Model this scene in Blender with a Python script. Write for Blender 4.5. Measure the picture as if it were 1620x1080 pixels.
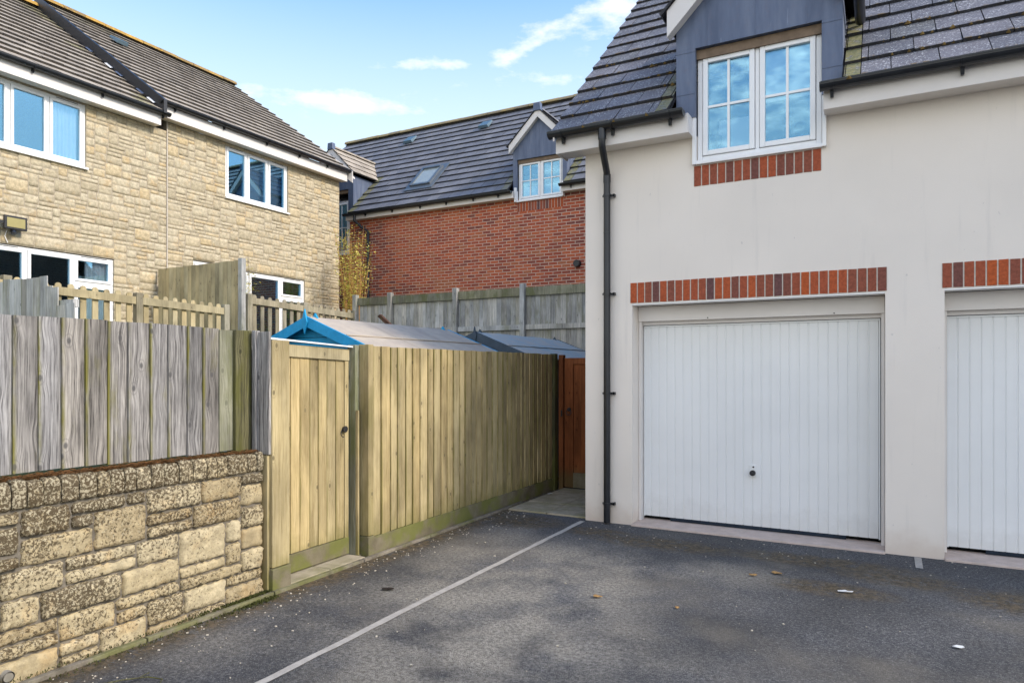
import bpy, bmesh, math, random
from mathutils import Vector, noise as mnoise
R = math.radians
for o in list(bpy.data.objects): bpy.data.objects.remove(o)
S = bpy.context.scene
C = S.collection
rng = random.Random(7)

# ---------------------------------------------------------------- camera
H = 1.52
cam = bpy.data.cameras.new('camera'); co = bpy.data.objects.new('camera', cam); C.objects.link(co)
co.location = (0, 0, H); co.rotation_euler = (R(90), 0, R(28.4))
cam.sensor_width = 36; cam.lens = 24.0; cam.shift_y = 47/1620; cam.clip_end = 500; cam.clip_start = .05
S.camera = co

# ---------------------------------------------------------------- world, sun, exposure
SUN_AZ = R(81); SUN_EL = R(36)          # azimuth from +Y towards +X
w = bpy.data.worlds.new('World'); S.world = w; w.use_nodes = True
nt = w.node_tree; nt.nodes.clear()
def wn(t, **k):
    n = nt.nodes.new(t)
    for a, b in k.items(): setattr(n, a, b)
    return n
out = wn('ShaderNodeOutputWorld'); bg = wn('ShaderNodeBackground')
sky = wn('ShaderNodeTexSky', sky_type='NISHITA', sun_disc=False, sun_elevation=SUN_EL, sun_rotation=SUN_AZ, air_density=1.0, dust_density=1.0, ozone_density=2.5)
tc = wn('ShaderNodeTexCoord')
def wmath(op, a, b=None):
    n = wn('ShaderNodeMath', operation=op)
    for i, v in enumerate((a, b)):
        if v is None: continue
        if hasattr(v, 'links'): nt.links.new(v, n.inputs[i])
        else: n.inputs[i].default_value = v
    return n.outputs[0]
# clouds: noise on the sky directions, gathered into a few banks
def cam_dir(px, py):
    a = R(28.4); x = px-810
    return Vector((-math.sin(a)*1080+math.cos(a)*x, math.cos(a)*1080+math.sin(a)*x, 587-py)).normalized()
sx = wn('ShaderNodeSeparateXYZ'); nt.links.new(tc.outputs['Generated'], sx.inputs[0])
az = wmath('ARCTAN2', sx.outputs[0], sx.outputs[1]); el = wmath('ARCSINE', sx.outputs[2])
cb = wn('ShaderNodeCombineXYZ'); nt.links.new(az, cb.inputs[0]); nt.links.new(el, cb.inputs[1])
cmp_ = wn('ShaderNodeMapping'); cmp_.inputs['Scale'].default_value = (17, 40, 1); nt.links.new(cb.outputs[0], cmp_.inputs[0])
cn = wn('ShaderNodeTexNoise'); cn.inputs['Scale'].default_value = 1.0; cn.inputs['Detail'].default_value = 9; cn.inputs['Roughness'].default_value = .62
nt.links.new(cmp_.outputs[0], cn.inputs['Vector'])
banks = []
for px, py, wx, wy, tilt, amp in ((548,163,.10,.014,0,.80),(862,60,.095,.016,-.42,.62),(985,18,.05,.03,-.3,.6),(650,104,.042,.010,-.1,.55),(716,104,.030,.009,0,.50),(885,130,.075,.012,0,.36),(395,150,.02,.012,0,.25),(830,40,.02,.006,0,.2),(500,226,.05,.008,0,.25)):
    d = cam_dir(px, py); a0 = math.atan2(d.x, d.y); e0 = math.asin(d.z)
    du = wmath('SUBTRACT', az, a0); dv = wmath('SUBTRACT', el, e0)
    dv = wmath('ADD', dv, wmath('MULTIPLY', du, tilt))
    q = wmath('ADD', wmath('POWER', wmath('DIVIDE', wmath('ABSOLUTE', du), wx), 2), wmath('POWER', wmath('DIVIDE', wmath('ABSOLUTE', dv), wy), 2))
    banks.append(wmath('MULTIPLY', wmath('POWER', 2.718, wmath('MULTIPLY', q, -1)), amp))
# a broader field of cloud elsewhere in the sky (behind the camera, seen in the window panes, made extra bright to fill the shaded facade)
cm2 = wn('ShaderNodeTexNoise'); cm2.inputs['Scale'].default_value = 1.7; cm2.inputs['Detail'].default_value = 7; nt.links.new(tc.outputs['Generated'], cm2.inputs['Vector'])
back = wmath('MULTIPLY', sx.outputs[1], -1.0)
bk = wn('ShaderNodeMapRange'); bk.inputs['From Min'].default_value = .05; bk.inputs['From Max'].default_value = .5; nt.links.new(back, bk.inputs[0])
banks.append(wmath('MULTIPLY', bk.outputs[0], wmath('MULTIPLY', cm2.outputs[0], .85)))
tot = banks[0]
for b in banks[1:]: tot = wmath('ADD', tot, b)
dens = wmath('ADD', tot, wmath('MULTIPLY', wmath('SUBTRACT', cn.outputs[0], .5), 1.7))
cr = wn('ShaderNodeMapRange'); cr.inputs['From Min'].default_value = .26; cr.inputs['From Max'].default_value = .92; nt.links.new(dens, cr.inputs[0])
cr2 = wmath('MULTIPLY', cr.outputs[0], wmath('MINIMUM', wmath('MULTIPLY', tot, 6), 1))
# pale veil towards the horizon
vl = wn('ShaderNodeMapRange'); vl.inputs['From Min'].default_value = .64; vl.inputs['From Max'].default_value = .26
vl.inputs['To Min'].default_value = .06; vl.inputs['To Max'].default_value = .88; vl.interpolation_type = 'SMOOTHSTEP'; nt.links.new(el, vl.inputs[0])
hs = wn('ShaderNodeHueSaturation'); hs.inputs['Saturation'].default_value = 1.38; hs.inputs['Value'].default_value = 1.05; nt.links.new(sky.outputs[0], hs.inputs['Color'])
m1 = wn('ShaderNodeMix', data_type='RGBA'); nt.links.new(vl.outputs[0], m1.inputs[0]); nt.links.new(hs.outputs[0], m1.inputs[6]); m1.inputs[7].default_value = (2.55, 3.0, 3.3, 1)
m2 = wn('ShaderNodeMix', data_type='RGBA'); nt.links.new(cr2, m2.inputs[0]); nt.links.new(m1.outputs[2], m2.inputs[6])
mc = wn('ShaderNodeMix', data_type='RGBA'); nt.links.new(bk.outputs[0], mc.inputs[0]); mc.inputs[6].default_value = (3.5, 3.5, 3.65, 1); mc.inputs[7].default_value = (9.2, 8.3, 7.2, 1); nt.links.new(mc.outputs[2], m2.inputs[7])  # cloud behind the camera boosted and warmed, added fill for the shaded facade
nt.links.new(m2.outputs[2], bg.inputs[0]); bg.inputs[1].default_value = .13
nt.links.new(bg.outputs[0], out.inputs[0])
sl = bpy.data.lights.new('sun', 'SUN'); sl.energy = 1.3; sl.angle = R(10); sl.color = (1, .90, .76)
so = bpy.data.objects.new('sun', sl); C.objects.link(so)
sd = Vector((math.sin(SUN_AZ)*math.cos(SUN_EL), math.cos(SUN_AZ)*math.cos(SUN_EL), math.sin(SUN_EL)))
so.rotation_euler = (-sd).to_track_quat('-Z', 'Y').to_euler(); so.location = (8, 0, 12)
S.view_settings.view_transform = 'Standard'; S.view_settings.look = 'None'; S.view_settings.exposure = 1.50; S.view_settings.gamma = 1
S.render.engine = 'CYCLES'; S.cycles.max_bounces = 7; S.cycles.diffuse_bounces = 4; S.cycles.transparent_max_bounces = 12

# ---------------------------------------------------------------- mesh builder
class MB:
    def __init__(s): s.v=[]; s.f=[]; s.c=[]; s.sm=[]
    def face(s, pts, col=(.5,0,.5), cols=None, smooth=False):
        i=len(s.v); s.v += [tuple(p) for p in pts]; s.f.append(list(range(i, i+len(pts))))
        s.c.append(cols if cols else [col]*len(pts)); s.sm.append(smooth)
    def mesh(s, vs, fs, col=(.5,0,.5), smooth=False, cols=None):
        i=len(s.v); s.v += [tuple(p) for p in vs]
        for f in fs:
            s.f.append([i+k for k in f]); s.c.append([cols[k] for k in f] if cols else [col]*len(f)); s.sm.append(smooth)
    def box(s, x0,x1,y0,y1,z0,z1, col=(.5,0,.5)):
        v=[(x,y,z) for x in (x0,x1) for y in (y0,y1) for z in (z0,z1)]
        s.mesh(v, [(0,1,3,2),(4,6,7,5),(0,4,5,1),(2,3,7,6),(0,2,6,4),(1,5,7,3)], col)
    def mbox(s, M, u0,u1,d0,d1,z0,z1, col=(.5,0,.5)):
        v=[M(u,d,z) for u in (u0,u1) for d in (d0,d1) for z in (z0,z1)]
        s.mesh(v, [(0,1,3,2),(4,6,7,5),(0,4,5,1),(2,3,7,6),(0,2,6,4),(1,5,7,3)], col)
    def prism(s, poly, M, d0, d1, col=(.5,0,.5)):       # poly of (u,z) extruded in depth
        n=len(poly); v=[M(u,d0,z) for u,z in poly]+[M(u,d1,z) for u,z in poly]
        s.mesh(v, [tuple(range(n)), tuple(range(2*n-1,n-1,-1))]+[(i,(i+1)%n,n+(i+1)%n,n+i) for i in range(n)], col)
    def tube(s, pts, r, n=10, col=(.5,0,.5), cap=True):
        pts=[Vector(p) for p in pts]; rings=[]; rr = r if isinstance(r,(list,tuple)) else [r]*len(pts)
        up=None
        for i,p in enumerate(pts):
            t=(pts[min(i+1,len(pts)-1)]-pts[max(i-1,0)]).normalized()
            if up is None: up=t.orthogonal().normalized()
            a=(up-t*up.dot(t)).normalized(); b=t.cross(a); up=a
            rings.append([p+(a*math.cos(2*math.pi*k/n)+b*math.sin(2*math.pi*k/n))*rr[i] for k in range(n)])
        v=[q for g in rings for q in g]; f=[]
        for i in range(len(pts)-1):
            for k in range(n): f.append((i*n+k, i*n+(k+1)%n, (i+1)*n+(k+1)%n, (i+1)*n+k))
        s.mesh(v,f,col,True)
        if cap: s.face(rings[0],col); s.face(rings[-1],col)
    def build(s, name, mat, parent=None, bevel=0, solid=0, merge=False):
        me=bpy.data.meshes.new(name)
        wl = Vector((0,0,0)); p=parent
        while p is not None: wl += Vector(p.location); p=p.parent
        me.from_pydata([tuple(Vector(v)-wl) for v in s.v], [], s.f)
        at=me.color_attributes.new('bc','FLOAT_COLOR','CORNER'); k=0; buf=[]
        for cs in s.c:
            for c in cs: buf += [c[0],c[1],c[2],1]
        at.data.foreach_set('color', buf)
        me.polygons.foreach_set('use_smooth', s.sm)
        bm=bmesh.new(); bm.from_mesh(me)
        if merge: bmesh.ops.remove_doubles(bm, verts=bm.verts, dist=.0002)
        bmesh.ops.recalc_face_normals(bm, faces=bm.faces); bm.to_mesh(me); bm.free()
        me.materials.append(mat)
        o=bpy.data.objects.new(name, me); C.objects.link(o)
        if parent: o.parent=parent
        if bevel:
            b=o.modifiers.new('bevel','BEVEL'); b.width=bevel; b.segments=2; b.limit_method='ANGLE'; b.angle_limit=R(40)
        return o
def thing(name, label, cat, loc, group=None):
    o=bpy.data.objects.new(name, None); C.objects.link(o); o.location=loc; o.empty_display_size=.2
    o['label']=label; o['category']=cat
    if group: o['group']=group
    return o
def tag(o, label, cat, group=None):
    o['label']=label; o['category']=cat
    if group: o['group']=group
    return o
def struct(o, kind='structure'): o['kind']=kind; return o
def MY(yp): return lambda u,d,z: (u, yp-d, z)      # wall facing -Y : d = outward
def MX(xp): return lambda u,d,z: (xp+d, u, z)      # wall facing +X

# ---------------------------------------------------------------- material helpers
class NT:
    def __init__(s, name):
        s.m=bpy.data.materials.new(name); s.m.use_nodes=True; s.t=s.m.node_tree; s.t.nodes.clear()
        s.out=s.n('ShaderNodeOutputMaterial'); s.b=s.n('ShaderNodeBsdfPrincipled'); s.l(s.b.outputs[0], s.out.inputs[0])
        s.tc=s.n('ShaderNodeTexCoord').outputs['Object']
        a=s.n('ShaderNodeVertexColor'); a.layer_name='bc'; sp=s.n('ShaderNodeSeparateColor'); s.l(a.outputs[0], sp.inputs[0]); s.r,s.g,s.a=sp.outputs[:3]
        s.sp=None
    def n(s,t,**k):
        n=s.t.nodes.new(t)
        for a,b in k.items(): setattr(n,a,b)
        return n
    def l(s,a,b): s.t.links.new(a,b)
    def put(s,v,i):
        if hasattr(v,'is_output'): s.l(v,i)
        elif isinstance(v,(tuple,list)) and len(v)==3 and len(i.default_value)==4: i.default_value=(*v,1)
        else: i.default_value=v
    def math(s,op,a,b=0.0,c=0.0):
        n=s.n('ShaderNodeMath',operation=op); s.put(a,n.inputs[0]); s.put(b,n.inputs[1]); s.put(c,n.inputs[2]); return n.outputs[0]
    def noise(s,scale=5,detail=4,rough=.5,vec=None,dist=0):
        n=s.n('ShaderNodeTexNoise'); n.inputs['Scale'].default_value=scale; n.inputs['Detail'].default_value=detail; n.inputs['Roughness'].default_value=rough
        n.inputs['Distortion'].default_value=dist; s.l(vec or s.tc, n.inputs['Vector']); return n.outputs[0]
    def scale(s,sc,vec=None,loc=(0,0,0)):
        n=s.n('ShaderNodeMapping'); n.inputs['Scale'].default_value=sc; n.inputs['Location'].default_value=loc; s.l(vec or s.tc,n.inputs[0]); return n.outputs[0]
    def vor(s,scale=5,vec=None,feat='F1',out=0,rand=1,two=False):
        n=s.n('ShaderNodeTexVoronoi',feature=feat)
        n.voronoi_dimensions='2D' if two else '3D'; n.inputs['Scale'].default_value=scale; n.inputs['Randomness'].default_value=rand; s.l(vec or s.tc,n.inputs['Vector']); return n.outputs[out]
    def ramp(s,f,stops):
        n=s.n('ShaderNodeValToRGB'); e=n.color_ramp.elements
        while len(e)<len(stops): e.new(.5)
        for k,(p,c) in enumerate(stops): e[k].position=p; e[k].color=(*c,1) if isinstance(c,tuple) else (c,c,c,1)
        s.l(f,n.inputs[0]); return n.outputs[0]
    def rng(s,f,a,b,c=0,d=1):
        n=s.n('ShaderNodeMapRange',interpolation_type='SMOOTHSTEP'); s.put(f,n.inputs[0])
        for i,v in zip((1,2,3,4),(a,b,c,d)): n.inputs[i].default_value=v
        return n.outputs[0]
    def mix(s,f,a,b,bt='MIX'):
        n=s.n('ShaderNodeMix',data_type='RGBA',blend_type=bt); s.put(f,n.inputs[0]); s.put(a,n.inputs[6]); s.put(b,n.inputs[7]); return n.outputs[2]
    def xyz(s,vec=None):
        n=s.n('ShaderNodeSeparateXYZ'); s.l(vec or s.tc,n.inputs[0]); return n.outputs
    def comb(s,x,y,z):
        n=s.n('ShaderNodeCombineXYZ'); s.put(x,n.inputs[0]); s.put(y,n.inputs[1]); s.put(z,n.inputs[2]); return n.outputs[0]
    def bump(s,h,strength=.5,dist=.01):
        n=s.n('ShaderNodeBump'); n.inputs['Strength'].default_value=strength; n.inputs['Distance'].default_value=dist; s.l(h,n.inputs['Height']); s.l(n.outputs[0], s.b.inputs['Normal'])
    def fin(s,col,rough=.8,spec=.3,metal=0):
        s.put(col,s.b.inputs['Base Color']); s.put(rough,s.b.inputs['Roughness']); s.b.inputs['Specular IOR Level'].default_value=spec; s.b.inputs['Metallic'].default_value=metal
        return s.m

def m_plain(name,col,rough=.5,spec=.4,var=.06,scale=8,metal=0,bump=0):
    t=NT(name); n=t.noise(scale,5,.6)
    f=t.rng(n,.3,.7,1-var,1+var)
    c=t.mix(1.0,col,t.comb(f,f,f),'MULTIPLY')
    if bump: t.bump(t.noise(scale*12,3,.6),bump,.003)
    return t.fin(c,rough,spec,metal)
def m_wood(name, dark, mid, light, green=(.16,.17,.04), gamt=.5, contrast=1.0, knots=1.0, basegreen=0.0, edge=.6, greenthr=.55):
    t=NT(name); x,y,z=t.xyz()[:3]; u=t.math('ADD',x,y); ro=t.math('MULTIPLY',t.r,37.0)
    kv=t.comb(t.math('ADD',t.math('MULTIPLY',u,6.0),ro), t.math('ADD',t.math('MULTIPLY',z,3.6),t.math('MULTIPLY',t.r,91.0)), 0.0)
    kd=t.vor(1.0,kv,two=True); kn=t.math('MAXIMUM',t.rng(kd,.035,.085,1,0),t.math('MULTIPLY',t.rng(t.math('ABSOLUTE',t.math('SUBTRACT',kd,.13)),.0,.022,1,0),.35)); kr=t.rng(kd,.0,.42,1,0)
    kc=t.rng(t.xyz(t.vor(1.0,kv,out=1,two=True))[0],.42,.60); kn=t.math('MULTIPLY',kn,kc)
    uu=t.math('ADD',t.math('ADD',u,ro),t.math('MULTIPLY',kr,.013))
    wob=t.noise(1,3,.5,t.comb(t.math('MULTIPLY',u,4),ro,t.math('MULTIPLY',z,1.2)))
    uu=t.math('ADD',uu,t.math('MULTIPLY',wob,.022))
    g1=t.noise(1,4,.65,t.comb(t.math('MULTIPLY',uu,95),ro,t.math('MULTIPLY',z,2.0)))
    g2=t.noise(1,5,.7,t.comb(t.math('MULTIPLY',uu,300),ro,t.math('MULTIPLY',z,7.0)))
    gr=t.math('ADD',t.math('MULTIPLY',g1,.5),t.math('MULTIPLY',g2,.5))
    gr=t.math('ADD',.5,t.math('MULTIPLY',t.math('SUBTRACT',gr,.5),contrast))
    col=t.ramp(gr,[(.34,dark),(.5,mid),(.66,light)])
    big=t.noise(1,4,.6,t.comb(t.math('MULTIPLY',u,3),ro,t.math('MULTIPLY',z,1.3)))
    v=t.math('ADD',t.math('MULTIPLY',t.r,.36),t.rng(big,.32,.68,.52,1.08))
    col=t.mix(1.0,col,t.comb(v,v,t.math('MULTIPLY',v,.99)),'MULTIPLY')
    # warm/cool shift board by board
    col=t.mix(t.math('MULTIPLY',t.g,.55),col,t.mix(1.0,col,(1.12,1.0,.80),'MULTIPLY'))
    gn=t.noise(1,5,.65,t.comb(t.math('MULTIPLY',u,5),t.math('MULTIPLY',ro,.3),t.math('MULTIPLY',z,1.6)))
    ge=t.math('MULTIPLY',t.rng(t.a,0.0,.2,1,0),edge)
    ge=t.math('MULTIPLY',ge,t.rng(gn,.38,.6))
    gm=t.math('MAXIMUM',t.math('MULTIPLY',t.rng(gn,greenthr,greenthr+.2),gamt),ge)
    if basegreen:
        zn=t.math('ADD',z,t.math('MULTIPLY',t.noise(6,4,.6),-.35))
        gm=t.math('MAXIMUM',gm,t.math('MULTIPLY',t.rng(zn,.18,-.08),basegreen))
    col=t.mix(gm,col,green)
    col=t.mix(t.math('MULTIPLY',kn,.8*knots),col,tuple(c*.35 for c in mid))
    t.bump(t.math('ADD',gr,t.math('MULTIPLY',kn,.6)),.55,.004)
    return t.fin(col,.85,.2)
def m_tile(name, c1, c2, lich=(.42,.40,.36), lamt=.5, moss=(.25,.20,.02), mamt=.2, spk=90):
    t=NT(name); n=t.noise(14,6,.7); n2=t.noise(2.2,3,.5)
    col=t.mix(t.math('ADD',t.math('MULTIPLY',t.r,.7),t.math('MULTIPLY',n,.3)),c1,c2)
    f=t.rng(n2,.3,.7,.82,1.12); col=t.mix(1.0,col,t.comb(f,f,f),'MULTIPLY')
    sp=t.noise(spk,4,.75); sp2=t.noise(5,3,.6)
    sm=t.math('MULTIPLY',t.rng(sp,.54,.62),t.rng(sp2,.34,.58,.3,1)); col=t.mix(t.math('MULTIPLY',sm,lamt),col,lich)
    ed=t.rng(t.a,.0,.16,1,0); mn=t.noise(11,5,.7)
    mm=t.math('MULTIPLY',t.math('MULTIPLY',ed,t.rng(mn,.52,.62)),mamt)
    col=t.mix(mm,col,moss)
    gy=t.math('MULTIPLY',t.g,t.rng(t.noise(9,5,.7),.34,.50)); col=t.mix(t.math('MULTIPLY',gy,.80),col,t.mix(t.rng(t.noise(25,3,.6),.35,.65),(.25,.22,.07),(.12,.13,.04)))
    col=t.mix(t.math('MULTIPLY',t.rng(t.a,-.2,-.8),.85),col,(.022,.022,.024))  # near-black tile edges: shadow lines between courses painted in, along with grime
    t.bump(t.math('ADD',t.noise(120,3,.7),t.math('MULTIPLY',mm,2)),.5,.003)
    return t.fin(col,.78,.35)
def m_stone(name, cols, lich=0, mortar_dark=0):
    t=NT(name); base=t.ramp(t.r,cols)
    n=t.noise(18,6,.7); n2=t.noise(70,4,.7); n3=t.noise(5,3,.6)
    f=t.rng(n,.30,.70,.70,1.15); col=t.mix(1.0,base,t.comb(f,f,t.math('MULTIPLY',f,.98)),'MULTIPLY')
    col=t.mix(t.math('MULTIPLY',t.rng(n2,.54,.70),.30),col,tuple(c*.42 for c in cols[0][1]))
    col=t.mix(t.math('MULTIPLY',t.rng(n3,.52,.68),.35),col,t.mix(1.0,col,(1.08,.84,.56),'MULTIPLY'))
    if lich:
        z=t.xyz()[2]; y=t.xyz()[1]
        amt=t.math('ADD',t.math('ADD',t.rng(t.math('SUBTRACT',z,t.math('MULTIPLY',t.math('ADD',y,-2.0),.30)),.0,.85,-.02,.10),t.math('MULTIPLY',t.math('SUBTRACT',t.noise(2.3,4,.55),.5),.42)),t.math('MULTIPLY',t.math('SUBTRACT',t.g,.5),.16))
        amt=t.math('ADD',amt,t.rng(z,.80,.86,0,.07))
        ln=t.math('ADD',t.noise(62,5,.74,dist=.3),amt)
        dk=t.rng(ln,.50,.60)
        col=t.mix(t.math('MULTIPLY',dk,.88),col,(.050,.034,.019))
        lt=t.rng(t.math('ADD',t.noise(75,4,.7,t.scale((1,1,1),loc=(3,7,1))),t.math('MULTIPLY',amt,.35)),.57,.64)
        col=t.mix(t.math('MULTIPLY',lt,.70),col,(.50,.44,.30))
    t.bump(t.math('ADD',t.math('MULTIPLY',n,1.0),t.math('MULTIPLY',n2,.35)),.9 if lich else .5,.007)
    return t.fin(col,.92,.15)

# ---------------------------------------------------------------- materials
def render_mat():
    t=NT('render'); n=t.noise(1.3,4,.5); f=t.rng(n,.3,.7,.955,1.0)
    col=t.mix(1.0,(.81,.745,.665),t.comb(f,f,f),'MULTIPLY'); z=t.xyz()[2]
    lo=t.math('MULTIPLY',t.rng(t.math('ADD',z,t.math('MULTIPLY',t.noise(5,4,.6),-.3)),.12,-.14),.5); col=t.mix(lo,col,(.55,.43,.33))
    st=t.math('MULTIPLY',t.rng(t.noise(1,5,.6,t.scale((9,9,.7))),.56,.76),.20); col=t.mix(st,col,(.42,.40,.38))
    sp=t.math('MULTIPLY',t.rng(t.noise(30,2,.5,t.scale((1,1,.5))),.72,.78),.35); col=t.mix(sp,col,(.35,.34,.33))
    t.bump(t.math('ADD',t.noise(150,4,.7),t.math('MULTIPLY',t.noise(3,2,.5),1.5)),.55,.003); return t.fin(col,.9,.2)
RENDER=render_mat()
def white_mat(name='white_plastic',c=(.87,.87,.86),rough=.32):
    t=NT(name); f=t.rng(t.noise(3,4,.6),.3,.7,.95,1.0); col=t.mix(1.0,c,t.comb(f,f,f),'MULTIPLY')
    d=t.math('MULTIPLY',t.rng(t.noise(1,4,.6,t.scale((4,4,18))),.60,.78),.14); col=t.mix(d,col,(.42,.40,.34)); return t.fin(col,rough,.45)
UPVC=white_mat(); FASCIA=white_mat('fascia_board',(.74,.70,.66),.45)
def door_mat():
    t=NT('door_paint'); f=t.rng(t.noise(1.5,4,.6),.3,.7,.95,1.0); col=t.mix(1.0,(.79,.80,.79),t.comb(f,f,f),'MULTIPLY'); z=t.xyz()[2]
    col=t.mix(t.math('MULTIPLY',t.rng(t.math('ADD',z,t.math('MULTIPLY',t.noise(9,5,.7),-.4)),.10,-.12),.22),col,(.42,.40,.36))
    st=t.rng(t.noise(1,5,.6,t.scale((16,16,.9))),.60,.76); col=t.mix(t.math('MULTIPLY',st,.05),col,(.45,.44,.41))
    t.bump(t.noise(2.2,2,.4),.18,.02); return t.fin(col,.34,.45)
DOORW=door_mat()
BLACK=m_plain('black_plastic',(.014,.016,.020),.30,.5,.2,6)
DARKM=m_plain('dark_metal',(.02,.02,.022),.45,.5,.2,20,0,.3)
RUBBER=m_plain('rubber_seal',(.02,.03,.045),.7,.2,.2)
def lead_mat():
    t=NT('lead'); n=t.noise(1,5,.6,t.scale((7,7,1.1))); n2=t.noise(16,5,.6)
    col=t.ramp(n,[(.3,(.070,.095,.155)),(.5,(.105,.135,.205)),(.72,(.155,.185,.25))])
    col=t.mix(t.math('MULTIPLY',t.rng(n2,.5,.75),.35),col,(.13,.12,.16))
    st=t.rng(t.noise(1,5,.7,t.scale((22,22,1.6))),.66,.74); col=t.mix(t.math('MULTIPLY',st,.55),col,(.30,.34,.42))
    t.bump(t.noise(6,3,.5),.35,.01); return t.fin(col,.5,.5,.15)
LEAD=lead_mat(); HEADW=m_plain('head_timber',(.20,.145,.10),.8,.2,.15,12)
def glass_mat():
    t=NT('window_glass'); t.t.nodes.remove(t.b)
    tr=t.n('ShaderNodeBsdfTransparent'); tr.inputs[0].default_value=(.90,.94,.96,1)
    gl=t.n('ShaderNodeBsdfGlossy'); gl.inputs['Roughness'].default_value=.015; gl.inputs[0].default_value=(.42,.78,1.0,1)
    bp=t.n('ShaderNodeBump'); bp.inputs['Strength'].default_value=.04; bp.inputs['Distance'].default_value=.01; t.l(t.noise(1.6,2,.4),bp.inputs['Height'])
    lw=t.n('ShaderNodeLayerWeight'); lw.inputs[0].default_value=.35
    f=t.rng(lw.outputs['Fresnel'],0.0,.6,.30,.80)
    mx=t.n('ShaderNodeMixShader'); t.l(f,mx.inputs[0]); t.l(tr.outputs[0],mx.inputs[1]); t.l(gl.outputs[0],mx.inputs[2]); t.l(mx.outputs[0],t.out.inputs[0])
    return t.m
GLASS=glass_mat()
CURTAIN=m_plain('curtain_cloth',(.84,.85,.85),.9,.1,.05)
BLIND=m_plain('blind_cloth',(.86,.87,.85),.9,.1,.03)
BLUEP=m_plain('blue_paint',(.015,.30,.55),.55,.3,.12,9,0,.25)
GREYP=m_plain('grey_blue_paint',(.06,.085,.11),.6,.3,.15,9,0,.25)
def felt_mat(name,c1,c2):
    t=NT(name); col=t.mix(t.rng(t.noise(4,5,.65),.35,.65),c1,c2); sp=t.rng(t.noise(160,2,.6),.5,.7); col=t.mix(t.math('MULTIPLY',sp,.3),col,tuple(c*.6 for c in c1))
    t.bump(t.noise(200,2,.7),.5,.002); return t.fin(col,.95,.1)
FELT=felt_mat('shed_felt',(.50,.43,.34),(.42,.36,.30)); FELT2=felt_mat('grey_felt',(.44,.50,.50),(.58,.52,.44))
def brick_mat(name, cols, mortar=(.42,.37,.30), rowh=.075, bw=.225, ax=0):
    t=NT(name); x,y,z=t.xyz()[:3]; u=t.math('ADD',x,y)
    v=t.comb(u,z,0.0)
    b=t.n('ShaderNodeTexBrick'); t.l(v,b.inputs['Vector']); b.inputs['Scale'].default_value=1.0
    b.inputs['Color1'].default_value=(0,0,0,1); b.inputs['Color2'].default_value=(1,1,1,1); b.inputs['Mortar'].default_value=(.5,.5,.5,1)
    b.inputs['Mortar Size'].default_value=.0085; b.inputs['Mortar Smooth'].default_value=.15; b.inputs['Bias'].default_value=0
    b.inputs['Brick Width'].default_value=bw; b.inputs['Row Height'].default_value=rowh
    big=t.noise(.55,3,.5); bigz=t.noise(1.1,2,.5,t.scale((1,1,1),loc=(9,3,4)))
    idx=t.math('ADD',b.outputs[0],t.math('MULTIPLY',t.math('SUBTRACT',big,.5),1.3))
    col=t.ramp(idx,cols); f=t.rng(t.noise(30,4,.6),.3,.7,.82,1.12); col=t.mix(1.0,col,t.comb(f,f,f),'MULTIPLY')
    mo=t.mix(t.rng(t.noise(3,3,.6),.3,.7),mortar,tuple(c*.82 for c in mortar))
    col=t.mix(b.outputs[1],col,mo)
    h=t.math('SUBTRACT',t.math('MULTIPLY',t.noise(60,3,.6),.3),b.outputs[1]); t.bump(h,.6,.006)
    return t.fin(col,.88,.2)
BRICK=brick_mat('red_brick',[(.0,(.22,.075,.06)),(.18,(.30,.080,.052)),(.5,(.42,.098,.052)),(.8,(.53,.135,.06)),(1.0,(.42,.14,.07))],(.62,.45,.35))
BRICKD=brick_mat('brown_brick',[(0,(.05,.035,.03)),(.5,(.085,.05,.035)),(1,(.13,.07,.045))],(.16,.14,.12))
def soldier_mat():
    t=NT('header_brick'); col=t.ramp(t.r,[(.0,(.13,.07,.07)),(.15,(.20,.075,.055)),(.45,(.28,.085,.05)),(.75,(.38,.09,.04)),(1.0,(.46,.10,.03))])
    f=t.rng(t.noise(40,5,.7),.3,.7,.75,1.15); col=t.mix(1.0,col,t.comb(f,f,f),'MULTIPLY'); t.bump(t.noise(90,4,.7),.6,.004); return t.fin(col,.85,.25)
HBRICK=soldier_mat(); MORTAR=m_plain('mortar',(.52,.47,.40),.95,.1,.12,30,0,.4)
STONEH=m_stone('house_stone',[(0,(.45,.385,.265)),(.35,(.51,.44,.31)),(.75,(.55,.48,.345)),(1,(.54,.43,.26))])
STONEM=m_plain('house_mortar',(.37,.32,.24),.95,.1,.15,25,0,.5)
STONEW=m_stone('wall_stone',[(0,(.35,.275,.16)),(.5,(.44,.36,.22)),(1,(.51,.43,.28))],lich=1)
WMORT=m_plain('wall_mortar',(.17,.15,.12),.95,.1,.3,20,0,.6)
ROOFG=m_tile('slate_tile',(.095,.098,.115),(.165,.155,.168),(.50,.50,.50),1.0,(.16,.10,.025),1.0,62)
ROOFM=m_tile('far_slate_tile',(.125,.132,.155),(.20,.20,.215),(.26,.26,.26),.35,(.13,.11,.03),.5)
ROOFB=m_tile('brown_tile',(.31,.26,.20),(.43,.37,.29),(.33,.28,.24),.35,(.06,.045,.02),.8)
RIDGEY=m_tile('ridge_lichen',(.16,.12,.07),(.48,.28,.05),(.60,.36,.04),1.0,(.5,.32,.03),.9,26)
RIDGEG=m_tile('ridge_tile',(.17,.15,.12),(.34,.25,.11),(.42,.30,.08),.8,(.3,.24,.04),.9,26)
MOSSB=m_plain('brown_moss',(.13,.085,.03),.95,.1,.4,30); DARKGAP=m_plain('roof_underlay',(.03,.03,.033),.9,.1,.2)
W_GREY=m_wood('weathered_wood',(.055,.052,.052),(.235,.228,.225),(.39,.38,.37),(.18,.165,.03),.5,1.45,1.0,0,.95,.56)
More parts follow.
